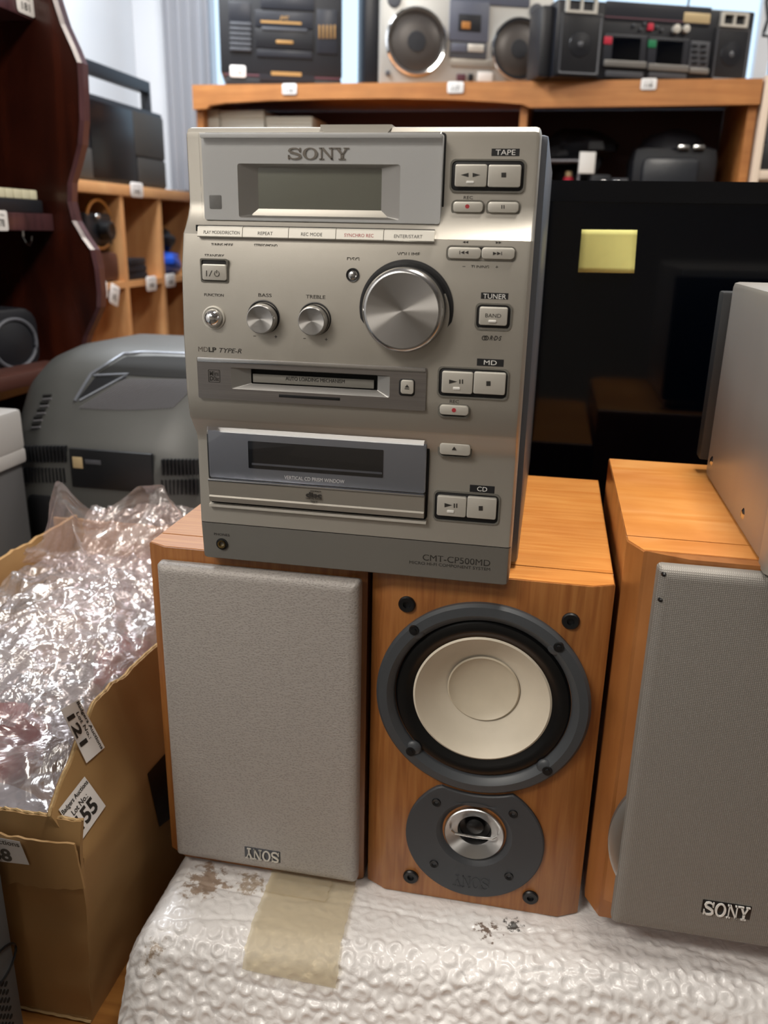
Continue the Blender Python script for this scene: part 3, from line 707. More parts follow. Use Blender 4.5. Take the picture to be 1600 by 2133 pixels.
# labels
for s, x, y, w, h in (('STANDBY', 173, 605, 80, 12), ('FUNCTION', 171, 769, 80, 12), ('BASS', 384, 770, 55, 15), ('TREBLE', 595, 777, 80, 15), ('DSG', 752, 620, 52, 16), ('VOLUME', 982, 599, 95, 16), ('REC', 1231, 363, 38, 13), ('TUNING', 1280, 652, 75, 13),
                      ('+', 1350, 653, 12, 12), ('+', 429, 943, 12, 12), ('+', 639, 954, 12, 12)): lab(s, x, y, w, h, c1)
poly_on([sq(341, 940, 11, 2.4), sq(549, 950, 11, 2.4), sq(1213, 650, 12, 2.4)], c1, 'ink')
poly_on([tri(1213, 549, 12, 11, -1), tri(1225, 549, 12, 11, -1), tri(1352, 551, 12, 11, 1), tri(1364, 551, 12, 11, 1)], c1, 'ink')
def black_label(s, rect, crop, tw, th):
    x0, x1, z0, z1, y = US(*crop(*rect), .0001); o = obj('title_block', MB().box(x0, x1, y, y+.0004, z0, z1), 'well', U)
    cx, cy = (rect[0]+rect[2])/2, (rect[1]+rect[3])/2; lab(s, cx, cy, tw, th, crop, 'white', off=.0003, parent=o)
black_label('TAPE', (1328, 159, 1445, 190), c1, 82, 22); black_label('TUNER', (1284, 760, 1398, 790), c1, 96, 20)
black_label('MD', (1267, 96, 1379, 126), c2, 54, 19); black_label('CD', (1237, 623, 1341, 653), c2, 42, 19)
# standby
well(c1(119, 620, 228, 714), r=.001)
pbtn((121, 641, 222, 708), c1, syms=[sq(140, 679, 3, 24), [(150, 691), (161, 667), (164, 667), (153, 691)], sq(183, 672, 3, 14)])
obj('standby_lamp', MB().box(*(lambda a: (a[0], a[1], a[4], a[4]+.001, a[2], a[3]))(US(*c1(150, 625, 202, 634), .0012))), 'black', U)
x, z, r, y = UC(*[c1(183, 680, 183, 680)[0], c1(183, 680, 183, 680)[1]], 5, .0024)
obj('printed_symbol', MB().tube([(x+r*math.cos(a), y, z+r*math.sin(a)) for a in [math.radians(120+300*k/14) for k in range(15)]], .00018, 5), 'ink', U)
# function knob
x, z, r, y = UC(445.5, 662, 23, 0)
obj('knob_ring', MB().lathe([(r, y+.001), (r, y-.0008), (r*.9, y-.001), (r*.78, y+.0002)], (x, 0, z)), 'silver_light', U)
obj('function_knob', MB().lathe([(r*.79, y+.001), (r*.76, y-.002), (r*.6, y-.0048), (r*.3, y-.0062), (.0001, y-.0066)], (x, 0, z)), 'chrome', U, 'domed chrome function knob')
def knob(name, ring, cap, h, label, capm='spun_metal', rimw=.12):
    x, z, r, y = UC(ring[0], ring[1], ring[2], 0)
    obj('knob_well', MB().lathe([(r*1.02, y+.001), (r*1.02, y-.0004), (r*.97, y-.0006), (r*.9, y+.0006), (.0001, y+.0006)], (x, 0, z), n=64), 'well', U)
    yc = y-h; xx, zz, rr = fu.C(cap[0], cap[1], cap[2], yc)
    # knob axis is straight out of the panel: keep the cap centred on the axis found from the cap's place
    k = obj(name, MB().lathe([(rr*1.16, y+.0005), (rr*1.14, yc+.0035), (rr*1.10, yc+.0012), (rr*1.03, yc+.0001), (rr, yc)], (xx, 0, zz), n=96), 'chrome_soft', U, label)
    c = MB().lathe([(rr*1.001, 0), (rr*.55, .0006), (.0001, .0009)], (0, 0, 0), n=96)
    c = obj('knob_cap', c, capm, k, 'spun metal cap with a radial sheen'); c.location = (xx, yc-.00002, zz); return k
knob('bass_knob', (549, 661, 33), (541, 665.5, 26.5), .008, 'bass knob')
knob('treble_knob', (656, 665, 33), (648, 669.5, 26.5), .008, 'treble knob')
knob('volume_knob', (846, 644, 97), (837, 648, 76), .013, 'large volume knob with a polished rim')
x, z, r, y = UC(735, 573, 14, 0)
obj('small_button_ring', MB().lathe([(r, y+.001), (r*.96, y-.0009), (r*.7, y-.0004), (r*.62, y+.001)], (x, 0, z)), 'well', U)
obj('round_button', MB().lathe([(r*.6, y+.001), (r*.58, y-.0012), (r*.4, y-.0018), (.0001, y-.002)], (x, 0, z)), 'chrome_soft', U)
# tape keys
well(c1(1158, 206, 1467, 340), r=.003)
pbtn((1175, 224, 1308, 318), c1, [tri(1216, 269, 32, 18, -1), tri(1265, 269, 32, 18, 1)], led=(1222, 294, 1254, 304), off=.003)
pbtn((1313, 226, 1450, 320), c1, [sq(1379, 269, 20, 20)], off=.003)
for rc in ((1163, 376, 1296, 433), (1308, 377, 1445, 435)): well(c1(*rc), r=.003)
pbtn((1167, 380, 1292, 424), c1, red=[disc_poly(1227, 400, 9)], r=.002, off=.0028)
pbtn((1312, 381, 1441, 426), c1, [sq(1371, 402, 4, 16), sq(1380, 402, 4, 16)], r=.002, off=.0028)
well(c1(1142, 567, 1428, 628), r=.003)
pbtn((1146, 571, 1283, 618), c1, [tri(1207, 592, 16, 15, -1), tri(1224, 592, 16, 15, -1), sq(1196, 592, 3, 15)], r=.002, off=.0028)
pbtn((1286, 572, 1424, 620), c1, [tri(1342, 596, 16, 15, 1), tri(1359, 596, 16, 15, 1), sq(1370, 596, 3, 15)], r=.002, off=.0028)
well(c1(1262, 806, 1410, 914), r=.003)
pbtn((1276, 820, 1394, 896), c1, led=(1315, 875, 1347, 884), txt=('BAND', 1335, 855, 66, 16), off=.003)
lab('R·D·S', 1345, 949, 50, 20, c1, bold=.03, shear=.3)
for cx in (1297, 1306):
    a = c1(cx, 948, cx, 948); x, z, r, y = UC(a[0], a[1], 4.2, .0002)
    obj('printed_symbol', MB().tube([(x+r*math.cos(2*PI*k/20), y, z+r*math.sin(2*PI*k/20)) for k in range(20)], .00025, 5, closed=True), 'ink', U)
lab('MD', 126, 55, 40, 20, c2, 'ink_grey'); lab('LP', 165, 57, 32, 20, c2, bold=.03); lab('TYPE-R', 240, 61, 92, 19, c2, shear=.3)
# minidisc slot
x0, x1, z0, z1, y = US(*c2(105, 110, 1056, 285), .0012)
be = US(*c2(243, 148, 904, 238), .0012)[:4]; sl = US(*c2(318, 155, 848, 216), .0012)[:4]
sl = (sl[0], sl[1], max(sl[2], be[2]+.001), min(sl[3], be[3]-.001))
obj('disc_slot_panel', MB().ring((x0, x1, z0, z1), be, y, y, .001, .001, wall=y+.0016), 'brushed_dark', U, 'brushed dark metal plate round the disc slot')
bore(mid, [(be[0]+.0001, be[1]-.0001, -.01, .012, be[2]+.0001, be[3]-.0001)])
obj('slot_bezel', MB().ring(be, sl, y, y+.004, .0012, .0005), 'bezel_silver', U)
obj('slot_opening', MB().box(sl[0]-.0003, sl[1]+.0003, y+.0068, y+.0076, sl[2]-.0003, sl[3]+.0003).ring((sl[0]-.0003, sl[1]+.0003, sl[2]-.0003, sl[3]+.0003), (sl[0], sl[1], sl[2], sl[3]), y+.0042, y+.0042, .0004, .0004, wall=y+.0068), 'gap', U)
q = fu.R(*c2(334, 170, 838, 206), y+.0045)
fl = obj('slot_flap', MB().box(q[0], q[1], y+.0045, y+.0052, q[2], q[3], .0002), 'flap_grey', U)
q = fu.R(*c2(470, 175, 716, 190), y+.0045)
obj('printed_text', text(MB(), 'AUTO LOADING MECHANISM', *q, y+.0043), 'ink', fl, fix=False)
q = fu.R(*c2(442, 250, 696, 262), y-.0003); obj('slot_slit', MB().box(q[0], q[1], y-.0003, y+.0005, q[2], q[3], .0001), 'black', U)
obj('plate_top_edge', MB().box(x0+.0004, x1-.0004, y-.0006, y+.001, z1-.0030, z1, .0008), 'chrome_soft', U)
q = fu.R(*c2(148, 140, 197, 193), y)
obj('printed_symbol', MB().ring(q, (q[0]+.0003, q[1]-.0003, q[2]+.0003, q[3]-.0003), y-.0002, y-.0002, .0008, .0008), 'ink', U)
mz = (q[2]+q[3])/2; w = q[1]-q[0]
tm = text(MB(), 'M', q[0]+w*.12, q[0]+w*.42, mz+.0002, q[3]-.001, y-.0002, .03); text(tm, 'D', q[0]+w*.12, q[0]+w*.42, q[2]+.001, mz-.0002, y-.0002, .03)
text(tm, 'ini', q[0]+w*.48, q[0]+w*.88, mz+.0002, q[3]-.001, y-.0002); text(tm, 'Disc', q[0]+w*.46, q[0]+w*.9, q[2]+.001, mz-.0002, y-.0002)
obj('printed_text', tm, 'ink', U, fix=False)
x0b, x1b, z0b, z1b = fu.R(*c2(942, 178, 1009, 250), y); obj('button_surround', MB().rbox(x0b, x1b, z0b, z1b, y-.0003, y+.001, .002, .0002), 'well', U)
x0b, x1b, z0b, z1b = fu.R(*c2(949, 184, 1003, 242), y-.002); o = obj('button', MB().rbox(x0b, x1b, z0b, z1b, y-.002, y, .0016, .0005), 'silver_light', U)
xm, zm = (x0b+x1b)/2, (z0b+z1b)/2
obj('printed_symbol', MB().prism([(xm-.0014, zm-.0002), (xm+.0014, zm-.0002), (xm, zm+.0016)], y-.0022, y-.0020).box(xm-.0014, xm+.0014, y-.0022, y-.0020, zm-.0012, zm-.0007), 'ink', o)
well(c2(1105, 134, 1397, 258), r=.003)
pbtn((1120, 149, 1249, 240), c2, [tri(1168, 190, 34, 18, 1), sq(1196, 190, 5, 18), sq(1207, 190, 5, 18)], led=(1167, 214, 1196, 224), off=.003)
pbtn((1253, 152, 1386, 244), c2, [sq(1315, 198, 18, 20)], off=.003)
lab('REC', 1173, 273, 38, 13, c2)
well(c2(1107, 285, 1236, 337), r=.003); pbtn((1111, 289, 1232, 330), c2, red=[disc_poly(1171, 309, 9)], r=.002, off=.0028)
# cd door
YC = .0065
dx0, dx1, dz0, dz1 = fu.R(*c2(147, 386, 1056, 722), YC+.002)
_, _, _, zdr = fu.R(*c2(147, 624, 1056, 722), YC+.002)
obj('door_recess', MB().rbox(dx0-.0012, dx1+.0012, dz0-.0026, dz1+.001, .0120, .0135, .003, .0001), 'gap', U)
obj('door_sill', MB().prism([(.0125, dz0-.0055), (.0095, dz0-.0045), (.0095, dz0-.0028), (.0125, dz0-.0022)], dx0-.001, dx1+.001, 'x'), 'silver_light', U)
obj('disc_door_plate', MB().rbox(dx0+.0004, dx1-.0004, zdr, dz1-.0004, .0098, .0125, .0015, .0003), 'plate_grey', U)
wn = fu.R(*c2(315, 456, 877, 570), .0096)
obj('disc_window', MB().rbox(*wn, .0094, .0105, .0005, .0001), 'tv_screen', U, 'dark window onto the disc')
q = fu.R(*c2(330, 548, 872, 556), .0093); obj('window_lower_line', MB().box(q[0], q[1], .0091, .0094, q[2], q[3]), 'stereo_grey', U)
q = fu.R(*c2(465, 590, 715, 605), .0096); obj('printed_text', text(MB(), 'VERTICAL CD PRISM WINDOW', *q, .0095), 'white', U, fix=False)
cvr = [(dx0, dx1, zdr, dz1)]
cvb = MB().ring((dx0, dx1, zdr, dz1), (dx0+.001, dx1-.001, zdr+.0006, dz1-.006), YC+.0028, YC, .0015, .001)
P_ = rrect(dx0+.001, dx1-.001, zdr+.0006, dz1-.006, .001); cvb.add([(x, YC, z) for x, z in P_], [tuple(range(len(P_)))])
obj('door_cover', cvb, 'smoke_cover', U, 'clear bowed cover over the disc door')
dr = MB().prism([(YC+.001, zdr-.0005), (YC, zdr-.0014), (YC+.0014, dz0+.0045), (YC+.0004, dz0+.0035), (YC+.0012, dz0), (.012, dz0), (.012, zdr-.0005)], dx0+.0004, dx1-.0004, 'x')
drw = obj('door_lower_band', dr, 'silver_mid', U)
obj('door_edge_strip', MB().box(dx0+.0004, dx1-.0004, YC-.0004, YC+.0035, zdr-.0016, zdr-.0001, .0004), 'chrome_soft', U)
q = fu.R(*c2(554, 645, 620, 697), YC); h = q[3]-q[2]
tm = text(MB(), 'COMPACT', q[0]+.003, q[1]-.0004, q[3]-h*.08, q[3]+h*.03, YC-.0002); text(tm, 'disc', q[0], q[1], q[2]+h*.46, q[3]-h*.12, YC-.0001, .03)
text(tm, 'DIGITAL AUDIO', q[0], q[1], q[2]+h*.30, q[2]+h*.42, YC+.0002, .01); text(tm, 'TEXT', q[0]+.003, q[1]-.003, q[2]+h*.02, q[2]+h*.17, YC+.0005)
obj('printed_text', tm, 'ink', drw, fix=False)
well(c2(1107, 445, 1244, 503), r=.003); pbtn((1111, 449, 1240, 497), c2, [[(1162, 475), (1182, 475), (1172, 461)], sq(1172, 480, 20, 4)], r=.002, off=.0028)
well(c2(1088, 653, 1360, 775), r=.003)
pbtn((1100, 669, 1222, 752), c2, [tri(1148, 705, 32, 18, 1), sq(1173, 707, 5, 18), sq(1183, 707, 5, 18)], led=(1142, 727, 1171, 737), off=.003)
pbtn((1225, 674, 1348, 762), c2, [sq(1283, 718, 17, 19)], off=.003)
lab('PHONES', 204, 827, 64, 10, c2)
x, z, r, y = UC(463, 1132.5, 12, 0)
obj('headphone_jack', MB().lathe([(r, y+.001), (r*.98, y-.0008), (r*.75, y-.001), (r*.72, y-.0014), (r*.45, y-.0012), (r*.38, y+.001), (.0001, y+.001)], (x, 0, z)), 'black', U)
obj('jack_ring', MB().lathe([(r*.72, y-.0002), (r*.68, y-.0017), (r*.45, y-.0016), (r*.4, y)], (x, 0, z)), 'gold', U, 'brass ring of the headphone socket')
lab('CMT-CP500MD', 1182, 934, 283, 26, c2); lab('MICRO HI-FI COMPONENT SYSTEM', 1154, 957, 338, 12, c2)

# ------------------------------------------------------------------ silver amplifier on the right speaker
AO = (.1365, .494, .3065)
t = thing('amplifier', 'silver metal amplifier standing on the right speaker, cut off by the right edge', 'amplifier', AO)
obj('case', MB().box(0, .20, .022, .222, 0, .156, .004), 'amp_silver', t)
obj('front_panel', MB().prism([(.0035, 0), (.20, 0), (.20, .020), (0, .020), (0, .006)], -.002, .158, 'z'), 'silver', t)
obj('rear_panel', MB().box(-.006, .194, .2225, .240, .012, .148, .002), 'amp_dark', t, 'dark rear panel')
for u, v in ((1483, 960), (1548, 1070)):
    p = onplane(u, v, Vector((AO[0], 0, 0)), Vector((1, 0, 0))); 
    obj('screw', MB().lathe([(.0001, -.0012), (.0022, -.0012), (.0034, -.0004), (.0044, .0003)], (0, p.y-AO[1], p.z-AO[2]), 'x', 24), 'chrome_soft', t)

# ------------------------------------------------------------------ television with sticky note
TVF = Frame((0, .86, 0))
t = thing('television', 'large black glossy flat television standing behind the speakers', 'television', (.35, .86, TZ))
zt = .543-TZ; tx0, tx1 = -.62, .68
obj('bezel', MB().ring((tx0, tx1, .04, zt), (tx0+.018, tx1-.018, .075, zt-.0185), 0, .001, .004, .001, wall=.02), 'tv_black', t)
obj('screen', MB().box(tx0+.017, tx1-.017, .0018, .006, .07, zt-.0175), 'tv_screen', t)
obj('back_cover', MB().box(tx0+.002, tx1-.002, .0205, .055, .045, zt-.003, .004), 'tv_black', t)
obj('stand', MB().box(-.25, .25, .0, .14, 0, .012, .003).box(-.05, .05, .02, .05, .01, .06, .003), 'tv_black', t)
P = [TVF.p(*c, -.0006) for c in ((1212, 478), (1328, 479), (1321, 569), (1204, 567))]
st = MB(); g = []; n = 8
for j in range(n+1):
    for i in range(n+1):
        a, b = i/n, j/n; x = (P[0][0]*(1-a)+P[1][0]*a)*(1-b)+(P[3][0]*(1-a)+P[2][0]*a)*b; z = (P[0][1]*(1-a)+P[1][1]*a)*(1-b)+(P[3][1]*(1-a)+P[2][1]*a)*b
        g.append((x, -.0006-.0022*b*b*(.5+.5*a), z))
cx, cz = g[40][0], P[3][1]
st.add([(x-cx, y, z-cz) for x, y, z in g], [(j*(n+1)+i, j*(n+1)+i+1, (j+1)*(n+1)+i+1, (j+1)*(n+1)+i) for j in range(n) for i in range(n)])
s = single('sticky_note', st, 'sticky', 'blank yellow sticky note on the black television screen', 'sticky note', (cx, .86, cz))
md = s.modifiers.new('thick', 'SOLIDIFY'); md.thickness = .0003

# ------------------------------------------------------------------ cardboard box
BO = Vector((-.455, .68, TZ))
BX = thing('cardboard_box', 'open torn cardboard box full of clear plastic bags left of the speakers', 'cardboard box', BO)
def L(p): return (p[0]-BO.x, p[1]-BO.y, p[2]-BO.z)
def wall_mesh(fn, na, nb, th):
    """fn(a,b)->point, closed slab of thickness th toward +n given by fn2"""
    A = [fn(i/na, j/nb, 0) for j in range(nb+1) for i in range(na+1)]; B = [fn(i/na, j/nb, th) for j in range(nb+1) for i in range(na+1)]
    n = len(A); w = na+1
    fs = [(j*w+i, j*w+i+1, (j+1)*w+i+1, (j+1)*w+i) for j in range(nb) for i in range(na)]
    fs += [tuple(n+k for k in f[::-1]) for f in fs]
    rim = [i for i in range(w)]+[j*w+na for j in range(1, nb+1)]+[nb*w+i for i in range(na-1, -1, -1)]+[j*w for j in range(nb-1, 0, -1)]
    for k in range(len(rim)): a, b = rim[k], rim[(k+1) % len(rim)]; fs.append((b, a, a+n, b+n))
    return MB().add([L(p) for p in A+B], fs)
Yf, Yb = .449, .915
def rtop(a): 
    z = .138+.012*a
    if a < .16: z -= .05*(1-a/.16)**1.2
    return z+.004*noise.noise(Vector((a*22, 3, 0)))+.002*noise.noise(Vector((a*90, 5, 0)))
def fn_right(a, b, t):
    y = Yf+.001+a*(Yb-Yf-.002); zt = rtop(a); zc = .055+.006*math.sin(a*5)
    k = b/.72 if b < .72 else (b-.72)/.28
    if b < .72: z = TZ+(zc-TZ)*k; x = -.313+.009*k+.010*math.sin(PI*min(a*1.3, 1))*math.sin(PI*k*.75)
    else: z = zc+(zt-zc)*k; x = -.304+.007*math.sin(PI*min(a*1.3, 1))-.022*k-.004*k*math.sin(a*9)
    x += .0012*noise.noise(Vector((a*14, b*9, 2)))
    return (x-t, y, z)
obj('side_panel', wall_mesh(fn_right, 110, 36, .004), 'cardboard', BX, ang=50)
ftop = lambda a: .080+.006*a+.0025*noise.noise(Vector((a*18, 1, 0)))+.0012*noise.noise(Vector((a*70, 1, 0)))
def fn_front(a, b, t):
    x = -.605+a*(.605-.313)+.009*a*min(b, .75)/.75; z = TZ+(ftop(a)-TZ)*b
    y = Yf+.0015*noise.noise(Vector((a*10, b*8, 4)))-.004*math.sin(PI*max(0, (b-.6)/.4))*a+.003*max(0, b-.85)/.15
    return (x, y+t, z)
obj('side_panel', wall_mesh(fn_front, 100, 30, .004), 'cardboard', BX, ang=50)
obj('side_panel', wall_mesh(lambda a, b, t: (-.605+.03*b+.002*noise.noise(Vector((a*9, b*3, 1)))+t, Yf+a*(Yb-Yf), TZ+(.145+.003*noise.noise(Vector((a*30, 0, 0)))-TZ)*b), 60, 16, .004), 'cardboard', BX, ang=50)
obj('side_panel', wall_mesh(lambda a, b, t: (-.603+a*.297, Yb-t, TZ+(.140+.003*noise.noise(Vector((a*20, 9, 0)))-TZ)*b), 40, 16, .004), 'cardboard', BX, ang=50)
obj('box_base', MB().box(*[v for v in (-.603-BO.x, -.316-BO.x)], Yf-BO.y, Yb-BO.y, 0, .004), 'cardboard', BX)
# exposed corrugation along the torn edges
def fluted(fn, n, amp, name='torn_edge'):
    pts = [fn(k/n) for k in range(n+1)]
    m = MB().tube([L((p[0], p[1], p[2]+amp*math.sin(k*1.6))) for k, p in enumerate(pts)], .0011, 5); return obj(name, m, 'card_edge', BX, 'pale torn corrugated edge')
fluted(lambda a: (lambda p: (p[0]-.002, p[1], p[2]))(fn_right(a, 1, 0)), 150, .0005)
fluted(lambda a: (lambda p: (p[0], p[1]+.002, p[2]))(fn_front(a, 1, 0)), 130, .0008)
fluted(lambda a: (-.600+a*.287, Yf-.0008, TZ+.002), 90, .0004)
# torn folded scrap at the front corner
sc = wall_mesh(lambda a, b, t: (-.375+.070*a+.004*b, Yf-.0050-.003*math.sin(a*3)-t*.6, .074-.045*b+.006*a*b+.005*noise.noise(Vector((a*6, b*6, 8)))), 24, 16, .003)
obj('torn_flap', sc, 'cardboard', BX, 'torn flap folded over the front corner', ang=50)
# black tape on the side panel
def side_pt(u, v, off):
    """point on the right side panel nearest to the pixel, lifted by off toward +X"""
    lo, hi = -.36, -.27
    for _ in range(22):
        x = (lo+hi)/2
        p = onplane(u, v, Vector((x, 0, 0)), Vector((1, 0, 0))); a = (p.y-Yf)/(Yb-Yf); a = min(max(a, 0), 1)
        zc = .055+.006*math.sin(a*5); zt = rtop(a)
        b = .72*(p.z-TZ)/(zc-TZ) if p.z < zc else .72+.28*(p.z-zc)/(zt-zc)
        if fn_right(a, min(max(b, 0), 1), 0)[0] > x: lo = x
        else: hi = x
    return Vector((p.x+off, p.y, p.z))
def patch_side(corners, off, n=10):
    """corner pixels TL,TR,BR,BL; returns grid of points on the panel"""
    g = []
    for j in range(n+1):
        for i in range(n+1):
            a, b = i/n, j/n
            u = (corners[0][0]*(1-a)+corners[1][0]*a)*(1-b)+(corners[3][0]*(1-a)+corners[2][0]*a)*b
            v = (corners[0][1]*(1-a)+corners[1][1]*a)*(1-b)+(corners[3][1]*(1-a)+corners[2][1]*a)*b
            g.append(side_pt(u, v, off))
    return g
def sheet(g, n, th=.0003):
    G = [Vector(L(p)) for p in g]; H = [p+Vector((-th, 0, 0)) for p in G]; w = n+1; k = len(G)
    fs = [(j*w+i, j*w+i+1, (j+1)*w+i+1, (j+1)*w+i) for j in range(n) for i in range(n)]
    return MB().add(G+H, fs+[tuple(k+q for q in f[::-1]) for f in fs])
obj('black_tape', sheet(patch_side([(306, 1612), (356, 1555), (372, 1690), (331, 1722)], .0008), 10), 'black_tape', BX)
def sticker(corners, lines, off, wline):
    """lot label stuck to the side panel with three printed lines along its top edge"""
    n = 10; g = patch_side(corners, off, n); lb = obj('lot_label', sheet(g, n), 'paper', BX, 'white printed lot label stuck to the box')
    tm = MB()
    def at(a, b):
        u = (corners[0][0]*(1-a)+corners[1][0]*a)*(1-b)+(corners[3][0]*(1-a)+corners[2][0]*a)*b
        v = (corners[0][1]*(1-a)+corners[1][1]*a)*(1-b)+(corners[3][1]*(1-a)+corners[2][1]*a)*b
        return u, v
    for s, a0, a1, b0, b1, bold in lines:
        vs, fs = text_mesh(s, bold)
        tm.add([L(side_pt(*at(a0+(a1-a0)*x, b1+(b0-b1)*y), off+.0004-.0001*c)) for x, y, c in vs], fs)
    obj('printed_text', tm, 'ink', lb, fix=False)
# label 121: its text runs down to the right
sticker([(160, 1456), (214, 1556), (176, 1589), (122, 1478)], [('Badgers Auctions', .02, .98, .06, .24, .01), ('Lot No.:', .18, .70, .30, .44, .01), ('121', .16, .72, .54, .92, .03)], .0018, 0)
sticker([(118, 1686), (172, 1617), (216, 1678), (163, 1754)], [('Badgers Auctions', .02, .98, .06, .22, .01), ('Lot No.:', .22, .78, .28, .42, .01), ('155', .20, .84, .46, .86, .03)], .0018, 0)
q0 = Frame((0, Yf-.012, 0)); a = [q0.p(u, v) for u, v in ((-30, 1738), (42, 1752), (62, 1800), (-22, 1790))]
fl = MB().add([L((x, Yf-.0125-d, z)) for d in (0, .0003) for x, z in a], [(0, 1, 2, 3), (7, 6, 5, 4)])
lb = obj('lot_label', fl, 'paper', BX, 'lot label on the shaded front of the box')
tm = MB()
for s, a0, a1, b0, b1, bold, m in (('Badgers Auctions', -.75, .95, .04, .30, .01, 'ink'), ('188', -.1, .62, .42, .95, .03, 'ink')):
    vs, fs = text_mesh(s, bold); Q = []
    for x, y, c in vs:
        A, B = a0+(a1-a0)*x, b1+(b0-b1)*y
        X = (a[0][0]*(1-A)+a[1][0]*A)*(1-B)+(a[3][0]*(1-A)+a[2][0]*A)*B; Z = (a[0][1]*(1-A)+a[1][1]*A)*(1-B)+(a[3][1]*(1-A)+a[2][1]*A)*B
        Q.append(L((X, Yf-.0130-.0001*(1-c), Z)))
    tm.add(Q, fs)
obj('printed_text', tm, 'ink_grey', lb, fix=False)

# contents of the box
def lump(name, c, r, m, label, cat, seed, jit=.5):
    o = single(name, MB().ball((0, 0, r[2]), *r, n=28, jit=jit, seed=seed), m, label, cat, (c[0], c[1], c[2]-r[2])); return o
def sheet_bag(name, fn, nu, nv, m, label, loc):
    vs = [Vector(fn(i/nu, j/nv))-Vector(loc) for j in range(nv+1) for i in range(nu+1)]; w = nu+1
    o = obj(name, MB().add(vs, [(j*w+i, j*w+i+1, (j+1)*w+i+1, (j+1)*w+i) for j in range(nv) for i in range(nu)]), m, fix=False, ang=75)
    o.location = loc; o['label'] = label; o['category'] = 'plastic bag'; o['group'] = 'clear plastic bags in the cardboard box'; return o
def crease(x, y, s, seed):
    """faceted crumple: ridged noise"""
    v = 0; amp = 1; f = s
    for k in range(4):
        v += amp*(1-2*abs(noise.noise(Vector((x*f+seed, y*f, seed*1.7+k))))); amp *= .5; f *= 1.9
    return v
def heap(a, b):
    x = -.598+a*.272+.012*(b-.5); y = .455+b*.445
    z = .062+.035*math.sin(PI*a)*math.sin(PI*min(b*1.15, 1))+.03*b+.014*crease(a, b*1.6, 3.2, 2)
    if a < .4: z -= .09*(1-a/.4)*max(0, b-.25)/.75
    return x, y, z
sheet_bag('plastic_bag', heap, 120, 170, 'bag_film', 'crumpled clear plastic bag filling the middle of the cardboard box', (-.46, .68, .05))
def heap2(a, b):
    x = -.56+a*.235; y = .52+b*.31
    z = .098+.035*math.sin(PI*a)*math.sin(PI*b)+.02*b+.012*crease(a+3, b*1.3, 4.5, 9)
    if a > .9: z -= (a-.9)*.4
    return x, y, z
sheet_bag('plastic_bag', heap2, 110, 130, 'bag_film_fine', 'smaller shiny plastic bag lying on top of the heap in the box', (-.44, .67, .08))
def plume(a, b):
    # rises from the heap at the back of the box, open mouth upward
    x = -.555+a*(.225)+.02*math.sin(b*4)*(a-.5); 
    top = .225-.05*abs(a-.62)*2.2+.055*math.exp(-((a-.36)/.06)**2)+.02*math.exp(-((a-.74)/.12)**2)
    z = .08+(top-.08)*b; y = .79-.05*b+.03*math.sin(a*7+b*3)+.018*crease(a*1.4, b, 2.6, 5)
    return x, y, z
sheet_bag('plastic_bag', plume, 90, 90, 'bag_film', 'clear plastic bag standing up with a pointed mouth at the back of the box', (-.44, .78, .08))
def curtain_bag(a, b):
    x = -.52+a*.18; y = .845-.09*(1-b)+.015*crease(a, b, 3, 14); z = .06+.12*b-.02*abs(a-.6)+.008*crease(a*2, b, 3, 21)
    return x, y, z
sheet_bag('plastic_bag', curtain_bag, 80, 60, 'bag_film', 'milky plastic bag pushed against the rear wall of the box', (-.47, .80, .05))
lump('wrapped_item', (-.452, .575, .045), (.030, .035, .038), 'red_plastic', 'red plastic item seen through the bag beside lot label 121', 'packed item', 1)
lump('wrapped_item', (-.40, .70, .065), (.028, .03, .03), 'red_plastic', 'reddish item under the film near the middle of the box', 'packed item', 2)
lump('wrapped_item', (-.345, .69, .06), (.020, .04, .03), 'red_plastic', 'red item under the film against the side next to the left speaker', 'packed item', 3)
lump('wrapped_item', (-.500, .49, .02), (.022, .025, .035), 'red_plastic', 'small red item at the front left corner of the box', 'packed item', 4)
lump('wrapped_item', (-.375, .63, .055), (.03, .045, .03), 'cable_black', 'dark bundled cable under the film beside the left speaker', 'packed item', 5)
lump('wrapped_item', (-.43, .50, .0), (.085, .04, .055), 'cloth_blue', 'grey blue cloth at the front of the box under the film', 'packed item', 6, .3)
lump('wrapped_item', (-.50, .78, .03), (.07, .08, .06), 'cream_box', 'pale bundle under the film at the rear of the box', 'packed item', 7, .3)
lump('wrapped_item', (-.525, .63, .02), (.05, .06, .06), 'cloth_blue', 'pale grey bundle under the film along the left wall of the box', 'packed item', 8, .3)
lump('wrapped_item', (-.40, .80, .02), (.05, .06, .05), 'card_in', 'tan bundle under the film in the rear right corner of the box', 'packed item', 9, .3)

# ------------------------------------------------------------------ perforated grey case, front left
PC = Vector((-.46, .225, TZ)); t = thing('perforated_case', 'dark grey metal case with rows of vent holes at the bottom left corner', 'electronics case', PC)
px_ = -.360
obj('case', MB().box(-.10, px_-PC.x, -.20, .207, 0, .375, .002), 'grey_case', t)  # real visible corner; unseen height and depth shaped to shade the box front
for j in range(6):
    for i in range(5):
        q = onplane(12+2.7*j-7.2*i, 2049+17*j, Vector((px_, 0, 0)), Vector((1, 0, 0)))-PC
        obj('vent_hole', MB().lathe([(.0001, .0003), (.0019, .0003), (.0020, -.0004)], (px_-PC.x, q.y, q.z), 'x', n=14), 'gap', t)
q = onplane(-6, 2022, Vector((px_, 0, 0)), Vector((1, 0, 0)))-PC
obj('vent_trim', MB().tube([(px_-PC.x+.0004, q.y+.022*math.cos(2*PI*k/24), q.z+.013*math.sin(2*PI*k/24)) for k in range(24)], .0010, 6, closed=True), 'black', t)

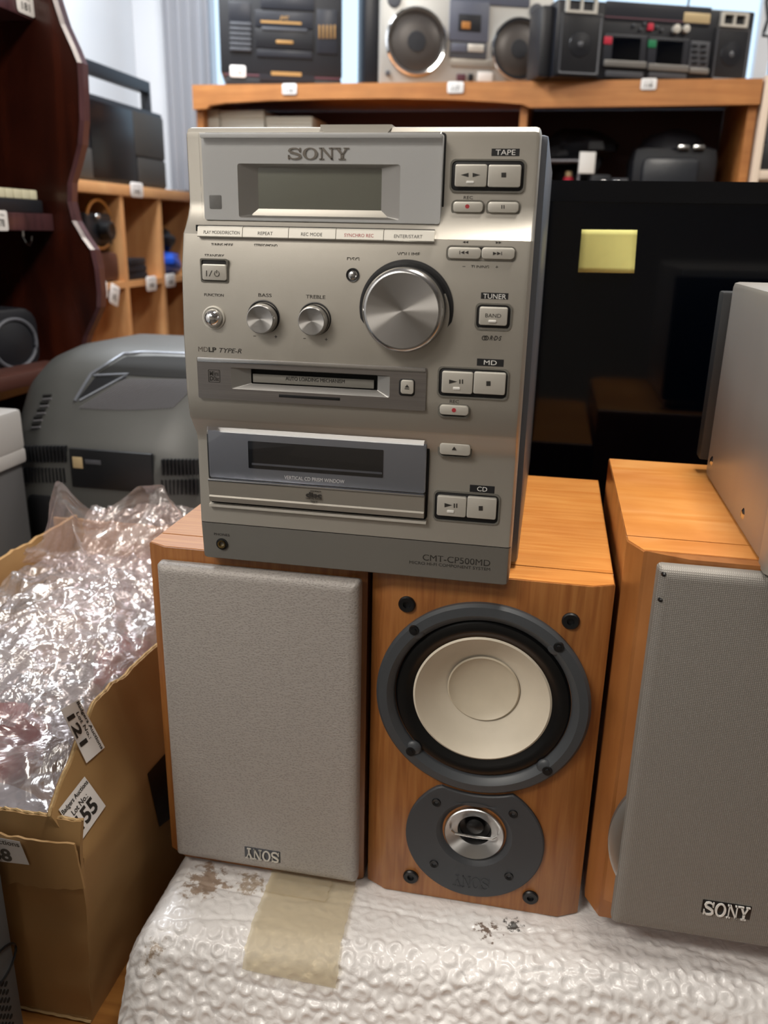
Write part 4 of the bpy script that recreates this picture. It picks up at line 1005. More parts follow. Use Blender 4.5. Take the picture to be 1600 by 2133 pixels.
# ------------------------------------------------------------------ things behind the box
t = thing('office_appliance', 'white and grey boxy appliance at the left edge behind the cardboard box', 'appliance', (-.735, .93, TZ))
obj('lid', MB().box(-.060, .085, -.07, .010, .325, .378, .006), 'appliance_white', t); obj('body', MB().box(-.058, .080, -.065, .008, 0, .325, .006), 'appliance_grey', t)
obj('rim', MB().box(-.060, .085, -.07, .010, .308, .327, .004), 'appliance_white', t)

CO = Vector((-.548, .95, TZ)); fc = Frame(CO)
t = thing('equipment_housing', 'dark grey curved plastic housing with a handle recess and vent slots behind the box', 'appliance', CO)
SEC = [(0, .126, .300), (.004, .136, .318), (.012, .143, .335), (.032, .150, .368), (.060, .156, .404), (.080, .159, .424), (.11, .161, .436), (.16, .162, .441), (.30, .160, .438)]
rs = []
for y, hw, zt_ in SEC:
    r = []; 
    for x, z in rrect(-hw, hw, .0, zt_, .078, 14):
        if z < .09: x = hw*(1 if x > 0 else -1)*.97; z = max(z, 0)
        r.append((x, y, z))
    rs.append(r)
shell = MB().loft(rs); obj('shell', shell, 'housing', t)
from mathutils.bvhtree import BVHTree
BV = BVHTree.FromPolygons([Vector(v) for v in shell.v], shell.f)
PL0 = Vector((0, .95+.004, 0)); SP = CO+Vector((0, .012, .345)); SN = Vector((0, -.105, .045)).normalized()
def on_slope(u, v, lift=.001):
    d = ray(u, v).normalized(); h = BV.ray_cast(CAM-CO, d)
    if h[0] is None: return onplane(u, v, SP, SN)-CO
    return h[0]-d*lift
def slope_poly(top, bot, m, name, lift=.0012, n=20, k=6):
    """patch of the shell between an upper and a lower pixel line"""
    def at(P, a):
        a *= len(P)-1; i = min(int(a), len(P)-2); f = a-i; return P[i][0]*(1-f)+P[i+1][0]*f, P[i][1]*(1-f)+P[i+1][1]*f
    vs = []
    for j in range(k+1):
        for i in range(n+1):
            (u0, v0), (u1, v1) = at(top, i/n), at(bot, i/n); b = j/k; vs.append(on_slope(u0*(1-b)+u1*b, v0*(1-b)+v1*b, lift))
    obj(name, MB().add(vs, [(j*(n+1)+i, j*(n+1)+i+1, (j+1)*(n+1)+i+1, (j+1)*(n+1)+i) for j in range(k) for i in range(n)]), m, t)
slope_poly([(205, 776), (262, 742), (330, 741), (436, 745)], [(207, 779), (262, 781), (330, 785), (436, 790)], 'gap', 'handle_recess_shade')  # flat dark patch on the shell, painting the shade inside the handle recess
slope_poly([(165, 828), (200, 783), (232, 784), (262, 785)], [(166, 832), (195, 815), (225, 800), (262, 788)], 'housing_dark', 'recess_side_shade')  # flat patch too, recess shade put into the colour
def line(P, lift, n=6): return [on_slope(P[i][0]+(P[i+1][0]-P[i][0])*k/n, P[i][1]+(P[i+1][1]-P[i][1])*k/n, lift) for i in range(len(P)-1) for k in range(n)]+[on_slope(*P[-1], lift)]
obj('recess_rim', MB().tube(line([(156, 835), (190, 779), (258, 737), (300, 734), (430, 739)], .0016), .0022, 8), 'case_side', t)
obj('recess_rim', MB().tube(line([(166, 834), (225, 802), (268, 779), (195, 782)], .0012), .0016, 8), 'case_side', t)
rb = MB()
for k in range(30):
    u0 = 262+k*5.4; u1 = 166+k*6.6
    rb.tube(line([(u0, 790), (u1, 850+4*math.sin(k/9))], .0008, 5), .0011, 5)
obj('ribbed_panel', rb, 'rib', t)
for k, (u, v) in enumerate(((99, 825), (93, 840), (87, 855), (80, 870), (76, 884))):
    obj('vent_slot', MB().tube(line([(u-8, v), (u+8, v-1)], .0008, 4), .0024, 6), 'gap', t); obj('vent_lip', MB().tube(line([(u-9, v+7), (u+8, v+5.5)], .0008, 4), .0018, 6), 'rib', t)
def face_rows(u0, u1, v0, v1, n, m='housing_dark'):
    mb = MB()
    for k in range(n):
        u = u0+(u1-u0)*(k+.5)/n; a = fc.R(u-1.8, v0, u+1.8, v1, -.001); mb.box(a[0], a[1], -.0012, .006, a[2], a[3])
    obj('vent_grid', mb, m, t)
face_rows(46, 137, 930, 963, 12); face_rows(46, 137, 975, 1005, 12); face_rows(334, 412, 958, 990, 10); face_rows(334, 412, 1000, 1030, 10)
a = fc.R(148, 940, 318, 1020, -.001); obj('maker_plate', MB().box(a[0], a[1], -.002, .004, a[2], a[3], .001), 'housing_dark', t)
a = fc.R(152, 952, 172, 975, -.002); lb = obj('badge', MB().box(a[0], a[1], -.003, 0, a[2], a[3], .0005), 'gold_sticker', t)
a = fc.R(178, 958, 210, 967, -.002); obj('badge', MB().box(a[0], a[1], -.003, 0, a[2], a[3], .0003), 'stereo_grey', t)
a = fc.R(62, 1032, 118, 1120, -.001); obj('recessed_socket', MB().rbox(a[0], a[1], a[2], a[3], -.0015, .004, .008, .001), 'housing_dark', t)

# ------------------------------------------------------------------ mahogany bookcase on the left
MO = Vector((-.95, 1.3, -.85)); t = thing('bookcase', 'dark mahogany bookcase with a scalloped front edge at the upper left', 'bookcase', MO)
fm = Frame(MO); F_ = [(95, -60), (112, 0), (128, 50), (150, 98), (163, 130), (166, 180), (168, 250), (164, 300), (153, 345), (143, 380), (142, 420), (152, 460), (172, 495), (190, 520), (199, 560), (204, 610), (203, 640), (190, 670), (176, 700), (168, 735), (170, 790), (180, 830)]
sc = [fm.p(u, v, 0) for u, v in F_]
back = MO.x*-1-1.17
poly = [(back, sc[0][1]+.25), (sc[0][0], sc[0][1]+.25)]+sc+[(sc[-1][0]+.02, .5), (sc[-1][0]+.02, 0), (back, 0)]
obj('side_board', MB().prism(poly, 0, .022), 'mahogany', t)
ed = MB()
for k in range(len(sc)-1):
    a, b = sc[k], sc[k+1]; ed.add([(a[0]-.001, -.0015, a[1]), (b[0]-.001, -.0015, b[1]), (b[0]+.0045, .003, b[1]), (a[0]+.0045, .003, a[1]), (a[0]+.0045, .020, a[1]), (b[0]+.0045, .020, b[1])], [(0, 1, 2, 3), (3, 2, 5, 4)])
obj('front_moulding', ed, 'mahogany_highlight', t)
poly2 = [(p[0], p[1]) for p in poly]
obj('side_board', MB().prism(poly2, -.82, -.798), 'mahogany', t)
obj('back_board', MB().box(back, back+.012, -.80, 0, 0, 2.0), 'mahogany', t)
def shelf_z(v_px, u_px, x): p = onplane(u_px, v_px, Vector((x, 0, 0)), Vector((1, 0, 0))); return p.z+.85
for z, th in ((shelf_z(462, 60, -.80), .026), (shelf_z(22, 60, -.80), .022), (shelf_z(800, 60, -.80)+.0, .026), (.75, .025), (.4, .025), (.06, .025)):
    obj('shelf', MB().box(back+.013, .15, -.797, -.001, z-th/2, z+th/2, .002), 'mahogany_highlight', t)
hk = onplane(47, 478, Vector((-.83, 0, 0)), Vector((1, 0, 0)))-MO
obj('hook', MB().tube([(hk.x, hk.y, hk.z+.01), (hk.x, hk.y, hk.z-.01), (hk.x, hk.y+.004, hk.z-.02), (hk.x, hk.y+.013, hk.z-.024), (hk.x, hk.y+.021, hk.z-.018), (hk.x, hk.y+.022, hk.z-.01)], .0018, 8), 'chrome_soft', t)
def shelf_label(frm, rect, s, label, d=-.002, rot=0):
    q = frm.R(*rect, d); w, h = q[1]-q[0], q[3]-q[2]; cx, z0 = (q[0]+q[1])/2, q[2]
    loc = frm.o+frm.M@Vector((cx, d, 0)); loc.z = frm.o.z+z0
    o = thing('lot_label', label, 'label', loc, frm.yaw, 'lot number labels on the shelves')
    obj('paper', MB().rbox(-w/2, w/2, 0, h, -.0004, .0004, w*.12, .0001), 'paper', o)
    tm = MB(); text(tm, s, -w*.24, w*.24, h*.2, h*.58, -.0006, .02)
    text(tm, 'Lot No.', -w*.3, w*.3, h*.72, h*.84, -.0006, .0); obj('printed_text', tm, 'ink', o, fix=False)
    return o
fb = Frame((-.80, 1.0, 0), PI/2)
shelf_label(fb, (35, -12, 70, 30), '181', 'lot label numbered 181 on the top mahogany shelf', -.0015)
shelf_label(fb, (-14, 438, 16, 481), '178', 'lot label at the left picture edge on the middle mahogany shelf', -.0015)
z0 = shelf_z(462, 60, -.80)+.013-.85
kb = thing('keyboard', 'small keyboard with cream keys on the middle mahogany shelf', 'keyboard', (-.85, 1.16, z0))
obj('body', MB().box(-.05, .045, -.22, .122, 0, .020, .003), 'cap_black', kb)
for k in range(16): obj('key', MB().box(-.005, .043, -.215+k*.0205, -.215+k*.0205+.0195, .020, .034, .002), 'key_cream', kb)
z0 = shelf_z(800, 60, -.80)+.013-.85
sp = thing('portable_speaker', 'black rounded portable speaker with a grey rim on the lower mahogany shelf', 'speaker', (-.84, 1.18, z0), PI/2-.25)
fsx = Frame((-.84, 1.18, z0), PI/2-.25)
obj('body', MB().rbox(-.14, .08, .0, .10, 0, .09, .03, .006), 'cap_black', sp)
for cx, cz, rx, rz in ((.028, .046, .042, .038), (-.075, .046, .042, .038)):
    o = obj('driver_rim', MB().tube([(cx+rx*math.cos(2*PI*k/32), -.002, cz+rz*math.sin(2*PI*k/32)) for k in range(32)], .003, 6, closed=True), 'grey_fill', sp)
    obj('driver_mesh', MB().lathe([(rx*.95, .0), (rx*.6, -.004), (.0001, -.006)], (cx, 0, cz), sz=rz/rx), 'cap_black', sp)
obj('top_strip', MB().box(-.12, -.04, .01, .03, .099, .104, .002), 'silver_light', sp)
single('wooden_object', MB().box(-.03, .03, -.12, .12, 0, .022, .006), 'leather_brown', 'reddish brown wooden piece lying in front of the black portable speaker', 'ornament', (-.775, 1.09, z0), -.15)

# ------------------------------------------------------------------ pigeonhole unit along the left wall
CU = Vector((-1.2, 2.3, -.85)); fq = Frame((-1.2, 2.3, 0), PI/2)
t = thing('cube_shelf', 'light wood pigeonhole shelving along the left wall', 'shelving', CU)
yl = [1.565, 1.805, 2.045, 2.285, 2.525, 2.765]
obj('top_board', MB().box(-.30, .004, yl[0]-2.3, yl[-1]-2.3+.02, .575+.85, .604+.85, .001), 'cube_wood', t)
for y in yl: obj('divider', MB().box(-.30, 0, y-2.3, y-2.3+.02, 0, .575+.85), 'cube_wood', t)
for z in (.345, .10, -.145, -.39, -.63, -.85): obj('shelf', MB().box(-.298, -.001, yl[0]-2.3+.02, yl[-1]-2.3, z+.85-.018*(z > -.8), z+.85+.018*(z < -.8)), 'cube_wood', t)
obj('back_board', MB().box(-.298, -.290, yl[0]-2.3, yl[-1]-2.3, 0, 1.42), 'cube_wood', t)
for rc, s, l in (((272, 380, 298, 411), '141', 'lot label on the top board of the pigeonhole unit'), ((201, 587, 224, 622), '142', 'left of the three lot labels on the pigeonhole shelf edge, above a tilted label'), ((305, 575, 326, 606), '144', 'lot label on the pigeonhole shelf edge below the black stack'), ((345, 570, 365, 598), '145', 'lot label on the pigeonhole shelf edge below the blue pouch')):
    shelf_label(fq, rc, s, l, -.008)
o = shelf_label(fq, (226, 592, 244, 635), '143', 'tilted lot label hanging from the pigeonhole shelf edge', -.012); o.rotation_euler = (0, .35, PI/2)
FL = .345
cmr = thing('camera_with_strap', 'black camera with a tan strap hanging in the first pigeonhole', 'camera', (-1.262, 2.195, .452))
obj('camera_body', MB().box(-.05, .05, -.075, .065, -.01, .075, .012), 'cap_black', cmr)
obj('lens', MB().lathe([(.024, 0), (.024, .03), (.020, .032), (.0001, .028)], (.05, 0, .03), 'x', 24), 'black', cmr)
for y, z in ((-.03, .045), (.01, .02)): obj('metal_ring', MB().ball((.058, y, z+.02), .006, .012, .008), 'chrome_soft', cmr)
obj('strap', MB().tube([(.045, -.02+.065*math.cos(a)+.02, .045+.062*math.sin(a)) for a in [2*PI*k/30 for k in range(30)]], .004, 6, closed=True), 'orange', cmr, 'tan leather strap')
single('leather_case', MB().box(-.045, .045, -.066, .066, 0, .082, .02), 'leather_brown', 'brown leather case lying below the camera in the pigeonhole', 'case', (-1.255, 2.215, FL))
for k in range(3): single('black_box', MB().box(-.05, .04, -.06, .06, 0, .020, .004), 'cap_black', ['flat black gadget at the bottom of the stack in the second pigeonhole', 'flat black gadget in the middle of the stack in the second pigeonhole', 'flat black gadget topping the stack in the second pigeonhole'][k], 'gadget', (-1.245, 2.378, FL+.0205*k), .05*k, 'flat black gadgets in the pigeonhole')
single('blue_pouch', MB().ball((0, 0, .04), .05, .09, .04, jit=.2, seed=3), 'blue', 'bright blue pouch in the third pigeonhole', 'pouch', (-1.255, 2.65, FL))
single('black_bag', MB().ball((0, 0, .03), .045, .06, .032, jit=.3, seed=5), 'cap_black', 'black shiny bag lying on the blue pouch', 'bag', (-1.255, 2.64, FL+.078))

# black cassette player on top
BP = Vector((-1.215, 2.3, .605)); fp = Frame(BP, PI/2)
t = thing('portable_stereo', 'black portable stereo with a carrying handle on the pigeonhole unit against the left wall', 'stereo', BP, PI/2)
a0, a1 = fp.p(60, 300)[0], fp.p(343, 300)[0]; zt_ = .205; zc = fp.p(336, 238)[1]
zt_ = zc
obj('body', MB().box(a0-.02, a1, .004, .13, .0, zt_, .004), 'cap_black', t)
xs = [fp.p(u, 300)[0] for u in (186, 282)]
obj('speaker_grille', MB().box(a0-.015, xs[0], 0, .006, .085, zt_-.012, .002), 'dark_grill', t); obj('speaker_grille', MB().box(xs[1], a1-.002, 0, .006, .085, zt_-.012, .002), 'dark_grill', t)
obj('lower_panel', MB().box(a0-.015, xs[0]+.01, 0, .006, .006, .08, .002), 'dark_grill', t); obj('lower_panel', MB().box(xs[1]+.012, a1-.002, 0, .006, .006, .08, .002), 'dark_grill', t)
obj('cassette_door', MB().box(xs[0]+.012, xs[1]-.002, .001, .006, .01, zt_-.014, .002), 'tv_black', t)
zh0, zh1 = fp.p(325, 192)[1], fp.p(325, 168)[1]
obj('handle', MB().box(a0-.02, a1-.012, .03, .06, zh0, zh1, .003).box(a1-.022, a1-.012, .03, .06, zt_-.002, zh0+.002, .002).box(a0-.02, a0-.01, .03, .06, zt_-.002, zh0+.002, .002), 'cap_black', t)

# ------------------------------------------------------------------ sideboard along the back
HO = Vector((-.29, 2.5, -.85)); fh = Frame(HO)
t = thing('wall_unit', 'orange brown wooden wall unit with an arched rail along the back', 'wall unit', HO)
hx0, hx1 = fh.p(400, 178)[0], .478+.29; zT = .881+.85
arch = [(fh.p(u, v)[0], fh.p(u, v)[1]) for u, v in ((404, 228), (430, 226), (436, 219), (470, 214), (560, 209), (680, 206), (820, 205), (950, 208), (1040, 213), (1088, 217), (1104, 224), (1350, 221), (1580, 217))]
obj('front_rail', MB().prism([(hx0, zT), (hx0, arch[0][1])]+arch+[(hx1, arch[-1][1]), (hx1, zT)], 0, .022), 'hutch_wood', t)
obj('top_board', MB().box(hx0, hx1, .0225, .42, zT-.02, zT, .001), 'hutch_wood', t)
xd = fh.p(1083, 240, .02)[0]
for a, b in ((hx0, hx0+.02), (xd, xd+.02), (hx1-.022, hx1)): obj('upright', MB().box(a, b, .023, .42, 0, zT-.021), 'hutch_wood', t)
obj('back_board', MB().box(hx0+.021, hx1-.023, .40, .412, 0, zT-.021), 'leather_brown', t)
zs = .595+.85
obj('shelf', MB().box(hx0+.021, xd-.001, .024, .399, zs-.02, zs), 'hutch_wood', t); obj('shelf', MB().box(xd+.021, hx1-.023, .024, .399, zs-.02, zs), 'hutch_wood', t)
for a, b in ((hx0+.021, xd-.001), (xd+.021, hx1-.023)):
    dd = obj('cupboard_door', MB().box(a, b, .0, .02, .06, zs-.03, .002), 'hutch_wood', t); obj('handle', MB().box(b-.06, b-.045, -.02, 0, .6, .72, .003), 'chrome_soft', dd)
for rc, s, l in (((588, 174, 618, 197), '116', 'lot label on the wall unit rail below the black cassette deck'), ((932, 170, 966, 194), '117', 'lot label on the wall unit rail below the silver boombox'), ((1335, 163, 1368, 187), '118', 'lot label on the wall unit rail below the black double cassette boombox')):
    shelf_label(fh, rc, s, l, -.003)
fr = Frame((0, 2.56, .595))
for (u0, u1, v, dx, l) in ((415, 457, 228, 0, 'cream storage box with a round mark at the left end of the wall unit shelf'), (460, 550, 230, 0, 'wide cream storage box, second on the wall unit shelf'), (555, 650, 243, 0, 'lower cream storage box, rightmost of the three on the wall unit shelf')):
    q = fr.R(u0, v, u1, v+40); w = (q[1]-q[0])/2; h = fr.p((u0+u1)/2, v)[1]
    bb = thing('storage_box', l, 'box', ((q[0]+q[1])/2, 2.56, .595), 0, 'cream storage boxes on the wall unit shelf')
    obj('body', MB().box(-w, w, 0, .16, 0, h-.022, .002), 'book_white', bb); obj('lid', MB().box(-w-.001, w+.001, -.003, .163, h-.022, h, .002), 'cream_box', bb)
# right bay
single('soft_bag', MB().ball((0, 0, .13), .10, .09, .055, jit=.5, seed=11).ball((0, 0, .06), .06, .07, .06, jit=.2, seed=2), 'bag_black', 'black furry bundle at the left of the right hand bay of the wall unit', 'bag', (.03, 2.72, .595))
tb = thing('clear_tub', 'clear plastic tub of small things in the right hand bay beside the silver stereo', 'tub', (.0, 2.58, .595))
obj('tub_wall', MB().ring((-.075, .045, 0, .10), (-.070, .040, .004, .096), 0, 0, .006, .004, wall=.10), 'tub_grey', tb); obj('tub_base', MB().box(-.074, .044, .0, .10, 0, .003), 'tub_grey', tb)
for x, w, h, m, l in ((-.045, .012, .045, 'white', 'small white bottle with a yellow cap in the clear tub'), (.015, .014, .05, 'red', 'small red tin in the clear tub')):
    b = thing('small_bottle' if m == 'white' else 'small_tin', l, 'bottle' if m == 'white' else 'tin', (x, 2.63, .599)); obj('body', MB().lathe([(w, 0), (w, h), (w*.6, h+.006)], (0, 0, 0), 'z', 16, cap=True), m, b); obj('cap', MB().lathe([(w*.7, h+.004), (w*.7, h+.018)], (0, 0, 0), 'z', 16, cap=True), 'gold_sticker', b)
single('white_card', MB().box(-.022, .022, -.002, .002, 0, .055, .001), 'white', 'white card box leaning upright in the right hand bay beside the clear tub', 'card', (.062, 2.56, .64+.018), .2)
for k, (x, l) in enumerate(((.105, 'small black camera left of the two on the wall unit shelf'), (.150, 'small black camera nearer the black bag on the wall unit shelf'))):
    b = thing('compact_camera', l, 'camera', (x, 2.57+.01*k, .595), .3-.5*k); obj('body', MB().box(-.03, .03, 0, .03, 0, .062-.008*k, .008), 'cap_black', b); obj('lens', MB().lathe([(.014, 0), (.014, -.02), (.011, -.021), (.0001, -.017)], (0, 0, .032), n=20), 'chrome_soft', b)
bag = thing('camera_bag', 'large black camera bag with two metal clips in the right hand bay', 'bag', (.30, 2.58, .595))
obj('body', MB().box(-.12, .115, 0, .2, 0, .14, .04).ball((-.005, .1, .13), .095, .09, .055, jit=.15, seed=4), 'bag_black', bag)
obj('front_pocket', MB().box(-.09, .06, -.025, .02, .0, .105, .018), 'leather_black', bag)
for x in (.015, .055): obj('metal_clip', MB().box(x-.015, x+.015, -.006, .004, .125, .137, .003), 'chrome_soft', bag)
# neighbouring unit at the right edge
NO = Vector((.70, 2.50, -.85)); t = thing('shelf_unit', 'white edged shelf unit at the right edge beside the wooden wall unit', 'shelf unit', NO)
obj('side_board', MB().box(-.216, -.198, 0, .40, 0, .888+.85, .001), 'pale_edge', t); obj('side_board', MB().box(.40, .418, 0, .40, 0, .888+.85, .001), 'pale_edge', t)
for z in (.877, .655, .4, .1, -.3, -.7): obj('shelf', MB().box(-.1975, .3995, 0, .39, z+.85-.011, z+.85+.011, .001), 'pale_edge', t)
obj('back_board', MB().box(-.1975, .3995, .391, .40, .02, .860+.85), 'grey_fill', t)
fn = Frame((.55, 2.56, .667)); g = thing('grey_device', 'grey electronic device on the shelf unit at the right edge', 'electronics', (.60, 2.56, .667))
obj('body', MB().box(-.085, .2, 0, .25, 0, .07, .004), 'cap_black', g); obj('upper_body', MB().box(-.08, .2, .01, .25, .07, .17, .006), 'grey_fill', g)
for x in (-.05, -.01): obj('dial', MB().lathe([(.012, 0), (.011, -.012), (.0001, -.013)], (x, 0, .035), n=20), 'stereo_grey', g)

# ------------------------------------------------------------------ on top of the wall unit
ZT = .8815
def slab_front(fr, par, rect, m, name, y0=-.004, y1=.002, r=.002, b=.0006):
    q = fr.R(*rect, y0); return obj(name, MB().rbox(q[0], q[1], q[2], q[3], y0, y1, r, b), m, par)
# black cassette deck stack
O = Vector((-.82, 2.58, ZT)); fj = Frame(O, .32)
t = thing('audio_system', 'black cassette deck with brass logo at the left end of the wall unit top', 'stereo', O, .32)
a, b = fj.p(458, 100)[0], fj.p(713, 100)[0]; zj = fj.p(590, 150)[1]
obj('body', MB().box(a, b, 0, .25, zj-.008, .36, .004), 'stereo_black', t)
obj('base_strip', MB().box(a+.01, b-.005, .002, .24, zj-.014, zj-.008, .001), 'maroon', t)
slab_front(fj, t, (476, 4, 522, 48), 'stereo_panel', 'display_window'); 
for k in range(6): slab_front(fj, t, (479, 46+k*10.5, 523, 53+k*10.5), 'stereo_grey', 'preset_key', -.008)
slab_front(fj, t, (543, -8, 655, 20), 'stereo_panel', 'control_panel'); slab_front(fj, t, (532, 24, 652, 58), 'stereo_panel', 'cassette_door')
slab_front(fj, t, (532, 62, 652, 102), 'stereo_black', 'cassette_door', -.006); slab_front(fj, t, (660, 20, 703, 112), 'stereo_panel', 'equaliser_panel')
slab_front(fj, t, (545, 58, 640, 64), 'stereo_grey', 'control_strip', -.009)
for k in range(5): slab_front(fj, t, (664+k*8, 52, 667+k*8, 80), 'brass_print', 'equaliser_slider', -.007, r=.0005, b=.0002)
slab_front(fj, t, (535, 104, 650, 120), 'stereo_panel', 'key_row')
q = fj.R(582, 33, 602, 43, -.006); obj('logo', text(MB(), 'JVC', q[0], q[1], q[2], q[3], -.0055, .02, .2), 'brass_print', t, fix=False)
q = fj.R(575, 84, 611, 91, -.008); obj('badge', MB().rbox(*q, -.0075, -.004, .003, .0005), 'brass_print', t)
q = fj.R(543, 44, 628, 49, -.006); obj('printed_line', MB().box(q[0], q[1], -.0052, -.004, q[2], q[3]), 'brass_print', t)
O2 = Vector((-.82, 2.585, ZT)); t2 = thing('tape_deck', 'flat black deck under the black cassette deck on the wall unit', 'stereo', O2, .32); fk = Frame(O2, .32)
obj('body', MB().box(a+.012, b-.004, 0, .24, 0, zj-.0145, .002), 'stereo_black', t2)
slab_front(fk, t2, (540, 138, 655, 170), 'stereo_panel', 'drawer', -.004)
q = fk.R(565, 150, 628, 158, -.004); obj('printed_line', MB().box(q[0], q[1], -.0052, -.004, q[2], q[3]), 'brass_print', t2)
shelf_label(fk, (479, 136, 512, 161), '115', 'lot label on the flat black deck', -.0045)
# silver boombox
O = Vector((-.30, 2.66, ZT)); fs = Frame(O, .36)
t = thing('boombox', 'silver boombox with two chrome ringed round speakers on the wall unit', 'boombox', O, .36)
a = fs.p(790, 100)[0]; b = fs.p(1150, 100)[0]
obj('body', MB().box(a-.0, b, .002, .14, .0, .36, .012), 'boom_silver', t)
obj('dark_side', MB().box(a-.04, a-.002, .01, .15, 0, .36, .004), 'boom_black', t, 'black rear shell')
for u, v, rp, rv in ((868, 86, 64, 78), (1082, 102, 58, 68)):
    x, z, r = fs.C(u, v, rp, -.01)
    obj('speaker_ring', MB().lathe([(r, .003), (r, -.008), (r*.95, -.014), (r*.88, -.013), (r*.82, -.004)], (x, 0, z), n=64), 'chrome', t)
    gg = obj('speaker_mesh', MB().lathe([(r*.84, -.002), (r*.7, -.007), (r*.45, -.010), (.0001, -.012)], (x, 0, z), n=48), 'mesh_brown', t)
    obj('centre_cap', MB().lathe([(r*.31, -.008), (r*.29, -.0125), (.0001, -.0135)], (x, 0, z), n=32), 'cap_black', gg)
dd = slab_front(fs, t, (937, 2, 1019, 86), 'cassette_grey', 'cassette_door', -.005)
q = fs.R(955, 30, 1002, 66, -.005); obj('cassette_window', MB().rbox(*q, -.0065, -.004, .002, .0004), 'cap_black', dd)
q = fs.R(962, 45, 980, 60, -.007); obj('tape_label', MB().rbox(*q, -.008, -.006, .001, .0004), 'orange', dd)
slab_front(fs, t, (937, 88, 1014, 122), 'stereo_grey', 'key_panel', -.004); slab_front(fs, t, (975, 92, 1008, 108), 'silver_light', 'key', -.007)
slab_front(fs, t, (940, 91, 972, 108), 'cassette_grey', 'key', -.007)
slab_front(fs, t, (940, -30, 1105, 10), 'cassette_grey', 'tuner_scale', -.003)
slab_front(fs, t, (952, 154, 970, 168), 'maroon', 'socket', -.003); slab_front(fs, t, (976, 154, 986, 168), 'cap_black', 'socket', -.003); slab_front(fs, t, (996, 150, 1026, 170), 'white', 'paper_tag', -.003)
for u, v, rp in ((822, -2, 15), (808, 152, 5), (1118, 22, 13)):
    x, z, r = fs.C(u, v, rp, -.003); obj('knob', MB().lathe([(r, .003), (r*.95, -.006), (r*.6, -.007), (.0001, -.006)], (x, 0, z), n=28), 'stereo_grey', t)
slab_front(fs, t, (938, 122, 1030, 140), 'silver_mid', 'lower_trim', -.002)
# black double cassette boombox
O = Vector((.18, 2.53, ZT)); fk = Frame(O, .36)
t = thing('boombox', 'black double cassette boombox with square silver vents at the right end of the wall unit', 'boombox', O, .36)
a, b = fk.p(1156, 100)[0], fk.p(1564, 100)[0]; zt_ = fk.p(1250, 2)[1]
obj('body', MB().box(a, b, .0, .13, 0, zt_, .006), 'boom_black', t)
obj('left_shell', MB().box(a-.035, a+.002, .02, .12, 0, zt_-.01, .012), 'stereo_black', t)
for rc in ((1164, 26, 1253, 158), (1486, 56, 1560, 170)):
    g = slab_front(fk, t, rc, 'stereo_black', 'speaker_grille', -.006, r=.004)
    q = fk.R(*rc, -.006); obj('grille_rim', MB().ring((q[0]+.004, q[1]-.004, q[2]+.004, q[3]-.004), (q[0]+.008, q[1]-.008, q[2]+.008, q[3]-.008), -.008, -.0065, .004, .004, wall=-.005), 'stereo_grey', g)
    cx, cz = (q[0]+q[1])/2, (q[2]+q[3])/2; obj('driver_dome', MB().lathe([(.030, -.0055), (.028, -.0075), (.01, -.009), (.0001, -.010)], (cx, 0, cz), n=32), 'boom_black', g)
    obj('dome_spot', MB().lathe([(.007, -.0095), (.0001, -.0125)], (cx, 0, cz), n=20), 'stereo_grey', g)
for rc in ((1180, -8, 1245, 28), (1502, 26, 1558, 57)):
    q = fk.R(*rc, -.008); cx = (q[0]+q[1])/2; h = obj('horn_frame', MB().ring(q, (q[0]+.008, q[1]-.008, q[2]+.006, q[3]-.006), -.012, -.012, .002, .002, wall=-.001).box(cx-.003, cx+.003, -.0115, -.002, q[2]+.003, q[3]-.003), 'silver_light', t, 'square silver frame')
slab_front(fk, t, (1262, 8, 1482, 48), 'stereo_panel', 'tuner_panel', -.003)
q = fk.R(1425, 27, 1480, 48, -.005); obj('gold_sticker', MB().rbox(*q, -.0048, -.003, .002, .0002), 'gold_sticker', t)
q = fk.R(1260, 40, 1480, 43, -.004); obj('red_line', MB().box(q[0], q[1], -.0044, -.003, q[2], q[3]), 'maroon', t)
for u, rp in ((1410, 10), (1430, 9)):
    x, z, r = fk.C(u, 60, rp, -.008); obj('knob', MB().lathe([(r*.8, .0), (r*.75, -.012), (.0001, -.013)], (x, 0, z), n=24), 'silver_light', t)
slab_front(fk, t, (1351, 48, 1362, 63), 'red', 'slider', -.007)
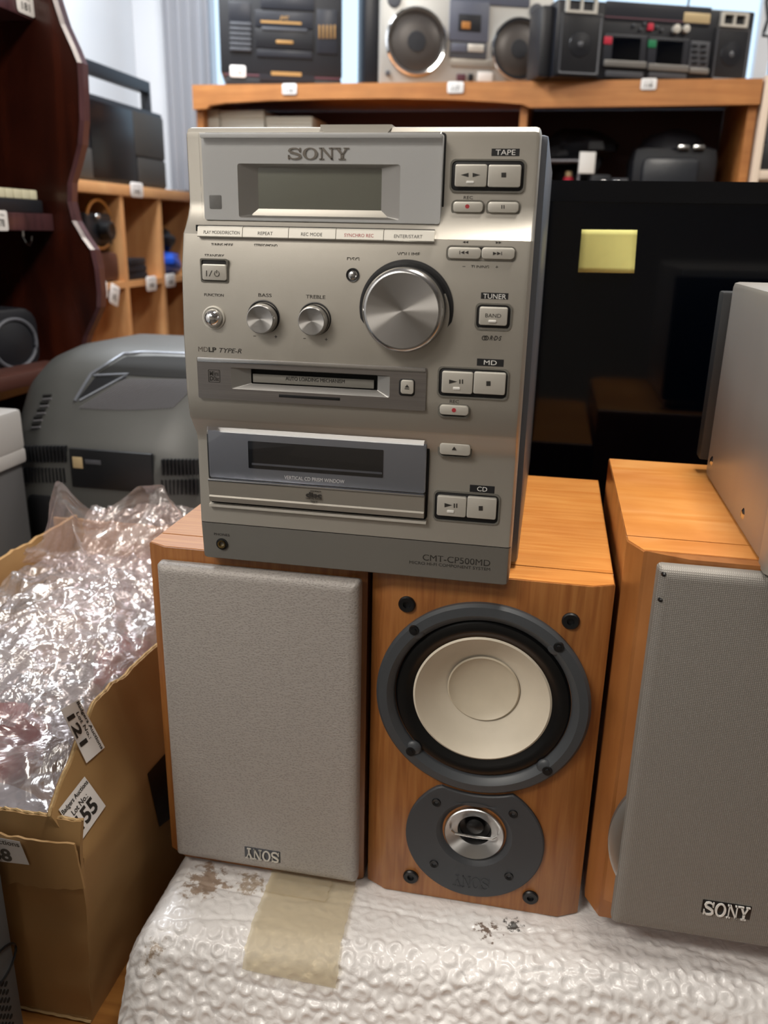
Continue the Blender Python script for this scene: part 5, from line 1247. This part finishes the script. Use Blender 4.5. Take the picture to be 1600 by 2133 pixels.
for u, v in ((1322, 52), (1336, 60), (1344, 49), (1370, 56), (1380, 62)): slab_front(fk, t, (u-3, v-3, u+3, v+3), 'stereo_grey', 'key', -.006, r=.0005, b=.0002)
for rc, m2 in (((1258, 72, 1346, 140), 'red'), ((1350, 79, 1434, 148), 'green')):
    dd = slab_front(fk, t, rc, 'stereo_panel', 'cassette_door', -.006)
    q = fk.R(rc[0]+18, rc[1]+5, rc[2]-12, rc[3]-14, -.007); obj('door_window', MB().rbox(*q, -.0075, -.005, .001, .0003), 'tv_screen', dd)
    q = fk.R(rc[0]+1, rc[1]+4, rc[0]+17, rc[1]+20, -.007); obj('coloured_mark', MB().rbox(*q, -.008, -.005, .001, .0003), m2, dd)
    q = fk.R(rc[0], rc[3]-13, rc[2], rc[3], -.007); obj('door_lip', MB().rbox(*q, -.010, -.005, .001, .0003), 'bezel_silver', dd)
pp = slab_front(fk, t, (1437, 86, 1477, 142), 'stereo_grey', 'button_panel', -.006)
for j in range(4):
    for i in range(2): q = fk.R(1441+i*18, 92+j*12+i, 1453+i*18, 98+j*12+i, -.007); obj('button', MB().rbox(*q, -.009, -.006, .001, .0003), 'boom_black', pp)
slab_front(fk, t, (1437, 142, 1477, 153), 'bezel_silver', 'door_lip', -.007); slab_front(fk, t, (1262, 149, 1340, 161), 'stereo_grey', 'key_row', -.006); slab_front(fk, t, (1352, 152, 1430, 163), 'stereo_grey', 'key_row', -.006)
x, z = fk.p(1433, 14, .1); obj('antenna', MB().tube([(x, .1, z-.02), (x+.004, .1, z+.22)], .003, 8), 'stereo_grey', t)
# cable at the right edge
p0 = [onplane(u, v, Vector((0, 2.8, 0)), Vector((0, 1, 0))) for u, v in ((1612, -40), (1597, 4), (1600, 40), (1592, 66), (1589, 74), (1604, 76), (1606, 120), (1604, 168))]
cp = Vector((p0[-1].x, 2.8, .8885))
cb = MB().tube([p-cp for p in p0[:-1]]+[Vector((0, 0, .004))], .005, 8)
single('black_cable', cb, 'cable_black', 'black cable hanging in front of the window at the right edge', 'cable', cp)
